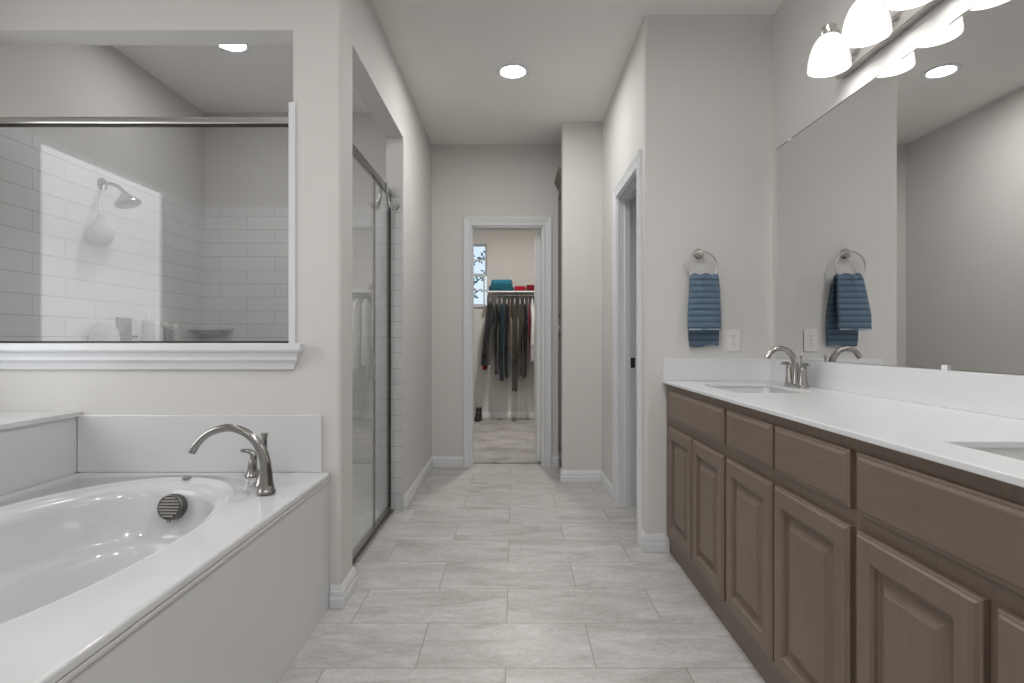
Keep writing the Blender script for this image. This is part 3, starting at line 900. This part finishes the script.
CZ0, CZ1, CXF = 0.860, 0.8745, 0.757
ct = thing('countertop', 'long white quartz vanity countertop with splashes', 'countertop', (1.04, 1.68, CZ0))
SX0, SX1 = 0.870, 1.180
S1, S2 = (2.207, 2.657), (0.700, 1.155)
bm = panel(B(), [CXF, SX0, SX1, XR - 0.001], [0.45, S2[0], S2[1], S1[0], S1[1], 2.9085], {(1, 1), (1, 3)}, lambda a, b, t: (a, b, t), CZ0, CZ1)
obj('slab', bm, 'quartz', ct, bevel=0.0025)
obj('back_splash', box(XR - 0.018, XR - 0.001, 0.45, 2.895, CZ1, 0.988), 'quartz', ct, bevel=0.002)
obj('side_splash', box(CXF + 0.003, XR - 0.001, 2.8955, 2.9085, CZ1, 0.988), 'quartz', ct, bevel=0.002)

def sink(label, y0, y1):
    c = ((SX0 + SX1) / 2, (y0 + y1) / 2)
    hx, hy = (SX1 - SX0) / 2 + 0.006, (y1 - y0) / 2 + 0.006
    t = thing('sink', label, 'sink', (c[0], c[1], 0.72), 'undermount sinks in the vanity counter')
    n = 64
    def rr(k, z, e): return [(*sup(c, hx * k, hy * (1 - (1 - k) * 0.8), e, 2 * pi * i / n), z) for i in range(n)]
    bm = B()
    ringloft(bm, [rr(1.06, 0.8595, 14), rr(1.0, 0.8595, 14), rr(0.99, 0.84, 12), rr(0.96, 0.78, 9), rr(0.92, 0.745, 7), rr(0.84, 0.727, 6), rr(0.6, 0.721, 4), rr(0.12, 0.717, 2)])
    obj('basin', bm, 'ceramic', t, 50)
    obj('drain', lathe(B(), [(0.030, 0), (0.030, 0.004), (0.024, 0.006), (0.018, 0.003)], (c[0], c[1], 0.7165), (0, 0, 1), 24), 'nickel', t, 40)
sink('white undermount sink under the nickel faucet', *S1)
sink('white undermount sink nearest the camera at the right edge', *S2)

# sink faucet
sf = thing('sink_faucet', 'nickel two handle faucet at the far sink', 'faucet', (1.245, 2.475, CZ1))
f0 = Vector((1.243, 2.506, CZ1 + 0.0006))
bm = B()
n = 40
ringloft(bm, [[(*sup((f0.x, f0.y), 0.027 * k, 0.085 * (1 - (1 - k) * .4), 3, 2 * pi * i / n), CZ1 + 0.0006 + z) for i in range(n)] for k, z in ((1, 0), (1, 0.006), (0.93, 0.011), (0.5, 0.013))])
obj('base_plate', bm, 'fauc', sf, 40)
pts = smooth_path([f0 + Vector(p) for p in ((0, 0, .008), (0, 0, .05), (-.003, 0, .09), (-.014, 0, .128), (-.040, 0, .158), (-.075, 0, .168), (-.108, 0, .156), (-.130, 0, .128))], 6)
obj('spout', tube(B(), pts, lerp_list([.021, .0165, .0145, .0135, .0125, .012, .0115, .0125], len(pts)), 16), 'fauc', sf, 40)
obj('lift_rod', lathe(B(), [(0.003, 0.01), (0.003, 0.122), (0.006, 0.126), (0.0065, 0.138), (0.004, 0.142)], f0 + Vector((0.022, 0, 0)), (0, 0, 1), 10), 'fauc', sf, 40)
for s in (-1, 1):
    hb = f0 + Vector((0.0, s * 0.052, 0))
    h = obj('handle', lathe(B(), [(0.023, 0.008), (0.021, 0.018), (0.0165, 0.05), (0.0145, 0.075), (0.0145, 0.088), (0.009, 0.095)], hb, (0, s * 0.10, 1), 18), 'fauc', sf, 40)
    pts = smooth_path([hb + Vector(p) for p in ((0, s * .006, .086), (-.002, s * .022, .097), (-.004, s * .045, .099), (-.006, s * .070, .096))], 5)
    obj('lever', tube(B(), pts, lerp_list([.012, .0095, .008, .006], len(pts)), 10), 'fauc', h, 40)

# mirror
mr = thing('vanity_mirror', 'large frameless wall mirror above the vanity splash', 'mirror', (XR, 1.6, 0.99))
MX = XR - 0.007
obj('mirror_glass', box(MX, XR - 0.001, 0.30, 2.856, 0.990, 2.035), 'mirror', mr)
obj('edge_strip', box(MX - 0.0015, XR - 0.001, 0.30, 2.856, 2.0352, 2.0382), 'steel', mr)
for (y, z, s) in ((2.715, 2.0385, 1), (1.0, 2.0385, 1), (1.735, 0.990, -1), (2.6, 0.990, -1)):
    bm = B()
    bx(bm, MX - 0.006, MX - 0.0005, y - 0.012, y + 0.012, z - 0.012 if s > 0 else z, z if s > 0 else z + 0.014)
    bx(bm, MX - 0.006, XR - 0.0005, y - 0.012, y + 0.012, z if s > 0 else z - 0.001, z + 0.006 if s > 0 else z)
    obj('clip', bm, 'clearplastic', mr)

# vanity light
vl = thing('vanity_light', 'nickel bar light with opal bell shades above the mirror', 'wall light', (XR, 1.82, 2.15))
bm = box(1.288, XR - 0.001, 1.13, 2.285, 2.125, 2.180)
obj('mounting_bar', bm, 'nickel', vl, bevel=0.006, bseg=3)
SHX = 1.199
for y in (2.165, 1.937, 1.709, 1.481, 1.253):
    pts = smooth_path([(1.29, y, 2.155), (1.262, y, 2.175), (1.245, y, 2.225), (1.225, y, 2.262), (SHX, y, 2.268)], 6)
    obj('arm', tube(B(), pts, 0.0065, 10), 'nickel', vl, 40)
    obj('fitter', lathe(B(), [(0.012, 0.040), (0.026, 0.034), (0.028, 0.0), (0.026, -0.004)], (SHX, y, 2.238), (0, 0, 1), 20), 'nickel', vl, 40)
    outer = [(0.024, 2.240), (0.037, 2.232), (0.052, 2.212), (0.064, 2.182), (0.072, 2.148), (0.0755, 2.112)]
    inner = [(rr - 0.004, z - (0.003 if i == 0 else 0)) for i, (rr, z) in enumerate(outer)][::-1]
    bm = lathe(B(), outer + inner, (SHX, y, 0), (0, 0, 1), 32, cap0=False, cap1=True)
    s = obj('shade', bm, 'opal', vl, 50)
    s['label'] = 'white opal glass bell shade'
    bm = lathe(B(), [(0.012, 2.225), (0.014, 2.200), (0.026, 2.180), (0.032, 2.155), (0.028, 2.130), (0.016, 2.117), (0.002, 2.112)], (SHX, y, 0), (0, 0, 1), 20)
    obj('bulb', bm, 'bulb', s, 50)

# recessed lights: corridor and shower ones in view, the others added as fill
def can(label, x, y, lens='lens'):
    t = thing('ceiling_light', label, 'ceiling light', (x, y, H), 'recessed ceiling lights')
    bm = lathe(B(), [(0.073, -0.001), (0.074, -0.006), (0.086, -0.010), (0.100, -0.008), (0.106, -0.001)], (x, y, H), (0, 0, 1), 40, cap0=False, cap1=False)
    obj('trim_ring', bm, 'trim', t, 40)
    obj('lens', lathe(B(), [(0.0725, -0.0015), (0.072, -0.005), (0.02, -0.007)], (x, y, H), (0, 0, 1), 40), lens, t, 40)
can('recessed ceiling light in the middle of the corridor', -0.006, 3.517, 'halllens')
can('recessed ceiling light inside the shower', -1.585, 3.187, 'showerlens')
can('added unseen recessed ceiling light above the camera', 0.10, 0.55)
can('added unseen recessed ceiling light over the vanity counter', 0.38, 1.50, 'vanityfill_lens')
can('added unseen recessed ceiling light over the bathtub', -1.25, 1.05, 'tubfill_lens')
can('added unseen recessed ceiling light by the back wall, tub side', -1.10, -0.90)
can('added unseen recessed ceiling light by the back wall, vanity side', 0.35, -0.90)
can('added unseen recessed ceiling light of the closet', 0.0, 6.2, 'closetfill_lens')

# towel ring and towel
tr = thing('towel_ring', 'nickel towel ring on the wall at the vanity end', 'towel ring', (0.941, YV, 1.51))
obj('wall_plate', lathe(B(), [(0.026, 0), (0.026, 0.006), (0.018, 0.014), (0.012, 0.035), (0.012, 0.048)], (0.941, YV, 1.521), (0, -1, 0), 24), 'nickel', tr, 40)
n = 40
RC = Vector((0.945, YV - 0.048, 1.449))
obj('ring', tube(B(), [RC + Vector((0.0765 * sin(2 * pi * i / n), 0, 0.0765 * cos(2 * pi * i / n))) for i in range(n)], 0.0042, 10, closed=True), 'nickel', tr, 60)

tw = thing('hand_towel', 'folded ribbed slate blue hand towel hanging in the towel ring', 'towel', (0.965, YV - 0.045, 1.05))
def towel_sheet(yf, yb, ztop, zf, zb, thick):
    """closed sheet draped over the ring: front layer, arch, back layer"""
    cl = []
    nf = 44
    for i in range(nf + 1): cl.append((yf, zf + (ztop - zf) * i / nf, 0, -1))
    ym, ra = (yf + yb) / 2, (yb - yf) / 2
    for i in range(1, 8):
        a = pi - pi * i / 8
        cl.append((ym + ra * cos(a), ztop + ra * sin(a), 1, 0))
    nb = 52
    for i in range(nb + 1): cl.append((yb, ztop - (ztop - zb) * i / nb, 0, 1))
    return cl
cl = towel_sheet(YV - 0.060, YV - 0.034, 1.386, 1.132, 1.050, 0.016)
NX = 22
bm = B()
grid_o, grid_i = [], []
m = len(cl)
for i, (y0_, z, arch, sd) in enumerate(cl):
    a = cl[max(0, i - 1)]; b = cl[min(m - 1, i + 1)]
    tx, tz = b[0] - a[0], b[1] - a[1]
    L = sqrt(tx * tx + tz * tz); nx_, nz_ = -tz / L, tx / L
    ro, ri = [], []
    for k in range(NX + 1):
        u = k / NX * 2 - 1
        tt = max(0, min(1, (1.405 - z) / 0.20))
        half = 0.064 + 0.018 * tt ** 0.6
        if sd == 1: half -= 0.004
        x = 0.955 + 0.010 * sd * tt + half * u + (0.006 * max(0, 1.10 - z) / 0.05 * (1 if u < 0 else -0.4) if sd == 1 else 0)
        y = y0_ - (0.024 * tt if sd == -1 else 0) + (0.018 * tt if sd == 1 else 0)
        rib = 0.009 * abs(sin(pi * z / RIB)) ** 0.6
        edge = (1 - u ** 8)
        wav = 0.004 * sin(u * 4 + z * 9) * (1 - tt * .4) + 0.0025 * sin(u * 11 + 1) * (1 - tt)
        th = 0.006 + rib * edge
        zz = z + (0.004 * sin(u * 7 + .5) if arch else 0) + (0.005 * sin(u * 3) if i in (0, m - 1) else 0)
        ro.append(bm.verts.new((x, y + nx_ * th + wav, zz + nz_ * th)))
        ri.append(bm.verts.new((x, y - nx_ * 0.004 + wav, zz - nz_ * 0.004)))
    grid_o.append(ro); grid_i.append(ri)
for i in range(m - 1):
    for k in range(NX):
        bm.faces.new((grid_o[i][k], grid_o[i + 1][k], grid_o[i + 1][k + 1], grid_o[i][k + 1]))
        bm.faces.new((grid_i[i][k], grid_i[i][k + 1], grid_i[i + 1][k + 1], grid_i[i + 1][k]))
    for k in (0, NX):
        bm.faces.new((grid_o[i][k], grid_i[i][k], grid_i[i + 1][k], grid_o[i + 1][k]))
for i in (0, m - 1):
    for k in range(NX):
        bm.faces.new((grid_o[i][k], grid_o[i][k + 1], grid_i[i][k + 1], grid_i[i][k]))
obj('towel_cloth', bm, 'towel', tw, 70)
bm = box(0.869, 1.021, YV - 0.0955, YV - 0.091, 1.130, 1.136)
h = obj('hem', bm, 'hem', tw); h['label'] = 'pale stitched hem'

# wall outlet
wo = thing('wall_outlet', 'white duplex wall outlet between towel and mirror', 'outlet', (1.121, YV, 1.08))
ox, oz = (733.5 - 514) * 2.905 / 569, 1.08 - 0.5 * 2.905 / 569
obj('cover_plate', box(ox - 0.035, ox + 0.035, YV - 0.006, YV - 0.0005, oz - 0.057, oz + 0.057), 'plastic', wo, bevel=0.002)
for s in (-1, 1):
    bm = B()
    n = 28
    ringloft(bm, [[(ox + 0.017 * k * cos(2 * pi * i / n), YV - dy, oz + s * 0.020 + max(-0.0135, min(0.0135, 0.017 * sin(2 * pi * i / n))) * k) for i in range(n)] for k, dy in ((1, 0.006), (1, 0.0078), (0.94, 0.0084))])
    k = obj('socket', bm, 'plastic', wo)
    bm = B()
    bx(bm, ox - 0.0075, ox - 0.0055, YV - 0.0089, YV - 0.0080, oz + s * 0.020, oz + s * 0.020 + 0.008)
    bx(bm, ox + 0.0055, ox + 0.0075, YV - 0.0089, YV - 0.0080, oz + s * 0.020, oz + s * 0.020 + 0.007)
    bx(bm, ox - 0.002, ox + 0.002, YV - 0.0089, YV - 0.0080, oz + s * 0.020 - 0.009, oz + s * 0.020 - 0.005)
    obj('slot_holes', bm, 'slot', k)
obj('screw', lathe(B(), [(0.003, 0), (0.0025, 0.0012)], (ox, YV - 0.006, oz), (0, -1, 0), 12), 'nickel', wo)

# ------------------------------------------------------------------ linen cabinet in the alcove
lc = thing('linen_cabinet', 'tall dark brown linen cabinet behind the jutting wall', 'cabinet', (0.63, 4.63, 0))
LX, LY0, LY1 = 0.392, YJ + 0.102, YF - 0.002
obj('carcass', box(LX, 0.898, LY0, LY1, 0.0, 2.36), 'linen', lc, bevel=0.002)
for (z0, z1) in ((0.11, 1.185), (1.205, 2.32)):
    R = []
    y0, y1 = LY0 + 0.02, LY1 - 0.02
    for ins, dep in DOOR:
        R.append([(LX - dep, y0 + ins, z0 + ins), (LX - dep, y1 - ins, z0 + ins), (LX - dep, y1 - ins, z1 - ins), (LX - dep, y0 + ins, z1 - ins)])
    bm = B(); V = ringloft(bm, R); bm.faces.new(V[0][::-1])
    d = obj('door', bm, 'linen', lc)
    kz = z1 - 0.05 if z1 < 1.3 else z0 + 0.06
    obj('knob', lathe(B(), [(0.005, 0), (0.005, 0.012), (0.013, 0.018), (0.014, 0.024), (0.009, 0.029)], (LX - 0.019, y0 + 0.025, kz), (-1, 0, 0), 16), 'nickel', d, 40)
crown = [(0, 0), (0.012, 0), (0.014, 0.012), (0.026, 0.030), (0.040, 0.060), (0.048, 0.072), (0.048, 0.092), (0, 0.092)]
bm = molding(B(), [(LX, LY0, 2.335), (LX, LY1, 2.335)], crown, (0, 0, 1), 1)
obj('crown_moulding', bm, 'linen', lc)

# ------------------------------------------------------------------ closet contents
SHZ = 1.722
YR = 7.50
ch = thing('closet_shelf', 'white closet shelf with the clothes rod on the back wall', 'shelf', (0.5, 7.62, SHZ))
obj('shelf_board', box(-0.345, 1.44, 7.42, YC1 - 0.001, SHZ - 0.018, SHZ), 'trim', ch)
rod = obj('rod', tube(B(), [(-0.34, YR, SHZ - 0.05), (1.44, YR, SHZ - 0.05)], 0.014, 12), 'nickel', ch, 40)
for x in (0.306, 0.95):
    bm = B()
    bx(bm, x - 0.008, x + 0.008, 7.47, YC1 - 0.002, SHZ - 0.032, SHZ - 0.018)
    bx(bm, x - 0.008, x + 0.008, YC1 - 0.016, YC1 - 0.002, SHZ - 0.28, SHZ - 0.032)
    tube(bm, [(x, YC1 - 0.01, SHZ - 0.27), (x, YR + 0.02, SHZ - 0.06)], 0.007, 8)
    bx(bm, x - 0.008, x + 0.008, YR - 0.006, YR + 0.03, SHZ - 0.07, SHZ - 0.03)
    obj('bracket', bm, 'trim', ch)

def garment(name, label, cat, x, zb, mat, ty=0.05, wy=0.20, lean=0.0, sleeve=0.55, flare=1.3, extra=None, hang='grey'):
    """a garment on its hanger, shoulders along the view depth, thin across"""
    zt = SHZ - 0.10
    rg = random.Random(hash(name + label) % 1000 if False else int(abs(x) * 1000) + len(label))
    ph = rg.uniform(0, 6)
    hgr = thing('clothes_hanger', 'white hanger on the closet rod carrying the ' + label.split(' hanging')[0].split(' with')[0], 'hanger', (x, YR, SHZ - 0.09), 'hangers on the closet rod')
    pts = [(x, YR + 0.0195 * cos(a), SHZ - 0.05 + 0.0195 * sin(a)) for a in [(-0.2 + i * 0.35) for i in range(9)]]
    pts = [(x, YR, zt + 0.002), (x, YR + 0.004, SHZ - 0.075)] + pts
    obj('hook', tube(B(), pts, 0.0028, 6), 'plastic', hgr)
    obj('shoulder_bar', tube(B(), [(x, YR - wy * 0.9, zt - 0.075), (x, YR - wy * 0.3, zt - 0.012), (x, YR, zt + 0.002), (x, YR + wy * 0.3, zt - 0.012), (x, YR + wy * 0.9, zt - 0.075)], 0.004, 6), 'plastic', hgr)
    g = thing(name, label, cat, (x, YR, zb), 'clothes hanging on the closet rod')
    n = 36
    rings = []
    Hh = zt - zb
    levels = [(0.0, 0.22, 0.25), (0.03, 0.45, 0.5), (0.075, 0.85, 0.8), (0.11, 1.0, 0.95), (0.2, 0.97, 1.0), (0.35, 0.92, 1.05), (0.5, 0.92, 1.12), (0.65, 0.95, 1.2), (0.8, 1.0, 1.0 + (flare - 1) * .8), (0.93, 1.03, flare), (1.0, 1.03, flare * 1.02)]
    for t, ky, kx in levels:
        z = zt - Hh * t
        ring = []
        for i in range(n):
            a = 2 * pi * i / n
            fold = 1 + 0.09 * t * sin(5 * a + ph + 2 * t) + 0.05 * t * sin(9 * a + 2 * ph)
            px = x + lean * t + ty * kx * cos(a) * fold
            py = YR + wy * ky * sin(a) * (1 + 0.03 * sin(7 * a + ph))
            ring.append((px, py, z + (0.012 * sin(3 * a + ph) if t > 0.9 else 0)))
        rings.append(ring)
    bm = B(); V = ringloft(bm, rings); bm.faces.new(V[0][::-1])
    obj('body', bm, mat, g, 60)
    if sleeve:
        for s in (-1, 1):
            zs = zt - 0.10
            pts = smooth_path([(x, YR + s * wy * 0.82, zs), (x + 0.01 + lean * .2, YR + s * (wy * 1.0), zs - sleeve * 0.3), (x + lean * .6 + 0.008 * sin(ph), YR + s * wy * 1.06, zs - sleeve * 0.65), (x + lean * 1.0, YR + s * wy * 1.0, zs - sleeve)], 4)
            obj('sleeve', tube(B(), pts, lerp_list([ty * .9, ty * 0.85, ty * 0.75, ty * 0.7], len(pts)), 14), mat, g, 60)
    if extra: extra(g)
    return g
def red_lining(g):
    bm = B()
    V = ringloft(bm, [[(*sup((-0.385 + 0.004 * k, YR - 0.03), 0.030 + 0.004 * k, 0.11, 2.2, 2 * pi * i / 20), 0.695 + 0.035 * k + 0.008 * sin(i)) for i in range(20)] for k in range(4)])
    bm.faces.new(V[0][::-1])
    o = obj('lining', bm, 'maroon', g, 60); o['label'] = 'dark red lining hanging below the hem'
garment('jacket', 'charcoal jacket hanging at the window end of the closet rod', 'jacket', -0.305, 0.76, 'charcoal', 0.044, 0.22, -0.075, 0.62, 1.35, extra=red_lining)
garment('shirt', 'black shirt hanging right of the charcoal jacket', 'shirt', -0.222, 0.64, 'black', 0.022, 0.20, -0.008, 0.55, 1.06)
garment('coat', 'dark teal coat hanging in the middle of the closet rod', 'coat', -0.158, 0.56, 'teal', 0.029, 0.22, 0.0, 0.6, 1.06)
garment('sweater', 'navy sweater hanging right of the dark teal coat', 'sweater', -0.094, 0.60, 'navy', 0.0225, 0.20, 0.0, 0.55, 1.06)
garment('vest', 'orange vest hanging just left of the long olive coat', 'vest', -0.050, 0.92, 'orange', 0.0115, 0.16, 0.0, 0, 1.05)
garment('overcoat', 'long olive brown overcoat hanging lowest of all', 'coat', 0.008, 0.42, 'olive', 0.0345, 0.24, 0.0, 0.70, 1.06)
garment('cardigan', 'olive grey cardigan hanging right of the long olive overcoat', 'cardigan', 0.079, 0.62, 'olive', 0.0205, 0.20, 0.0, 0.55, 1.05)
garment('blouse', 'black blouse hanging between olive cardigan and dark red blouse', 'blouse', 0.139, 0.60, 'black', 0.0265, 0.20, 0.0, 0.5, 1.06)
garment('blouse', 'dark red blouse hanging beside the white shirt', 'blouse', 0.189, 0.82, 'maroon', 0.0125, 0.18, 0.0, 0.4, 1.05)
garment('shirt', 'white shirt hanging by the closet door edge', 'shirt', 0.241, 0.80, 'white', 0.0275, 0.20, 0.0, 0.5, 1.06)
garment('dress', 'white dress hanging behind the closet door, seen in the shower glass', 'dress', 0.39, 0.75, 'white', 0.040, 0.20, 0.0, 0, 1.2)
garment('shirt', 'white long shirt hanging behind the closet door, seen in the shower glass', 'shirt', 0.51, 0.70, 'white', 0.036, 0.20, 0.0, 0.5, 1.1)

def folded(name, label, cat, x0, x1, y0, y1, z0, z1, mat, grp):
    nl = 12
    bm = B()
    cxm, cym = (x0 + x1) / 2, (y0 + y1) / 2
    rings = []
    nn = 48
    for k in range(nl + 1):
        t = k / nl
        z = z0 + (z1 - z0) * t
        bul = 1 - 0.10 * abs(2 * t - 1) ** 3 - (0.02 if k in (4, 8) else 0)
        rings.append([(*sup((cxm, cym), (x1 - x0) / 2 * bul, (y1 - y0) / 2 * bul, 5, 2 * pi * i / nn), z + 0.004 * sin(i * .5) * t) for i in range(nn)])
    V = ringloft(bm, rings); bm.faces.new(V[0][::-1])
    t = thing(name, label, cat, (cxm, cym, z0), grp)
    obj('cloth', bm, mat, t, 60)
folded('folded_blanket', 'deep teal folded blanket lying on the closet shelf under another', 'blanket', -0.335, 0.000, 7.43, 7.76, SHZ, SHZ + 0.075, 'darkblue', 'folded textiles on the closet shelf')
folded('folded_blanket', 'teal blue folded blanket, topmost on the closet shelf', 'blanket', -0.305, -0.02, 7.45, 7.75, SHZ + 0.0755, SHZ + 0.15, 'blue', 'folded textiles on the closet shelf')
folded('folded_sweater', 'red folded sweater on the closet shelf beside the blankets', 'sweater', 0.003, 0.155, 7.44, 7.72, SHZ, SHZ + 0.065, 'red', 'folded textiles on the closet shelf')
folded('folded_shirt', 'dark red folded shirt on the closet shelf by the door', 'shirt', 0.158, 0.35, 7.44, 7.72, SHZ, SHZ + 0.08, 'maroon', 'folded textiles on the closet shelf')

def boot(label, x, y, rz):
    t = thing('ankle_boot', label, 'boot', (x, y, 0.012), 'boots on the closet carpet')
    n = 24
    def ring(cx, hx, hy, z, e=2.4):
        out = []
        for i in range(n):
            px, py = sup((cx, 0), hx, hy, e, 2 * pi * i / n)
            out.append((x + px * cos(rz) - py * sin(rz), y + px * sin(rz) + py * cos(rz), z))
        return out
    bm = B()
    V = ringloft(bm, [ring(0.05, 0.125, 0.045, 0.030), ring(0.05, 0.123, 0.046, 0.055), ring(0.035, 0.105, 0.043, 0.075), ring(0.0, 0.068, 0.040, 0.095), ring(-0.012, 0.052, 0.038, 0.13), ring(-0.012, 0.050, 0.040, 0.175)])
    bm.faces.new(V[0][::-1])
    obj('upper', bm, 'leather', t, 60)
    bm = B()
    V = ringloft(bm, [ring(0.05, 0.128, 0.048, 0.012), ring(0.05, 0.130, 0.050, 0.018), ring(0.05, 0.128, 0.048, 0.030)])
    bm.faces.new(V[0][::-1])
    obj('sole', bm, 'slot', t, 60)
boot('black ankle boot nearer the closet wall corner', -0.590, 7.60, -1.5)
boot('black ankle boot nearer the hanging clothes', -0.470, 7.60, -1.6)

# ------------------------------------------------------------------ tree outside the closet window
tree = thing('tree', 'leafy tree branches outside the closet window', 'tree', (-0.62, 9.3, 0))
bm = B()
tube(bm, smooth_path([(-0.95, 9.4, -0.1), (-0.93, 9.4, 0.9), (-0.90, 9.35, 1.9), (-0.85, 9.3, 2.9)], 5), lerp_list([0.06, 0.05, 0.035, 0.015], 16), 10)
tips = []
for z, (ex, ez) in ((1.2, (-0.46, 1.62)), (1.6, (-0.52, 1.92)), (1.75, (-0.44, 2.16)), (2.1, (-0.48, 2.46))):
    p = smooth_path([(-0.915, 9.37, z), ((-0.915 + ex) / 2, 9.33, (z + ez) / 2 + 0.03), (ex, 9.3, ez)], 6)
    tube(bm, p, lerp_list([0.016, 0.010, 0.004], len(p)), 6)
    tips.append(p[4:])
obj('trunk', bm, 'bark', tree, 60)
bm = B()
for tp in tips:
    for p in tp:
        for _ in range(3):
            c = p + Vector((rnd.uniform(-.05, .05), rnd.uniform(-.05, .05), rnd.uniform(-.05, .05)))
            d = Vector((rnd.uniform(-1, 1), rnd.uniform(-.6, .2), rnd.uniform(-1, .6))).normalized()
            s = d.cross(Vector((0, 1, 0.2))).normalized()
            l, w = rnd.uniform(.05, .075), rnd.uniform(.014, .02)
            nrm = d.cross(s) * 0.004
            v0 = bm.verts.new(c); v1 = bm.verts.new(c + d * l * .5 + s * w + nrm); v2 = bm.verts.new(c + d * l); v3 = bm.verts.new(c + d * l * .5 - s * w + nrm)
            bm.faces.new((v0, v1, v2)); bm.faces.new((v0, v2, v3))
o = obj('foliage', bm, 'leaf', tree, recalc=False);
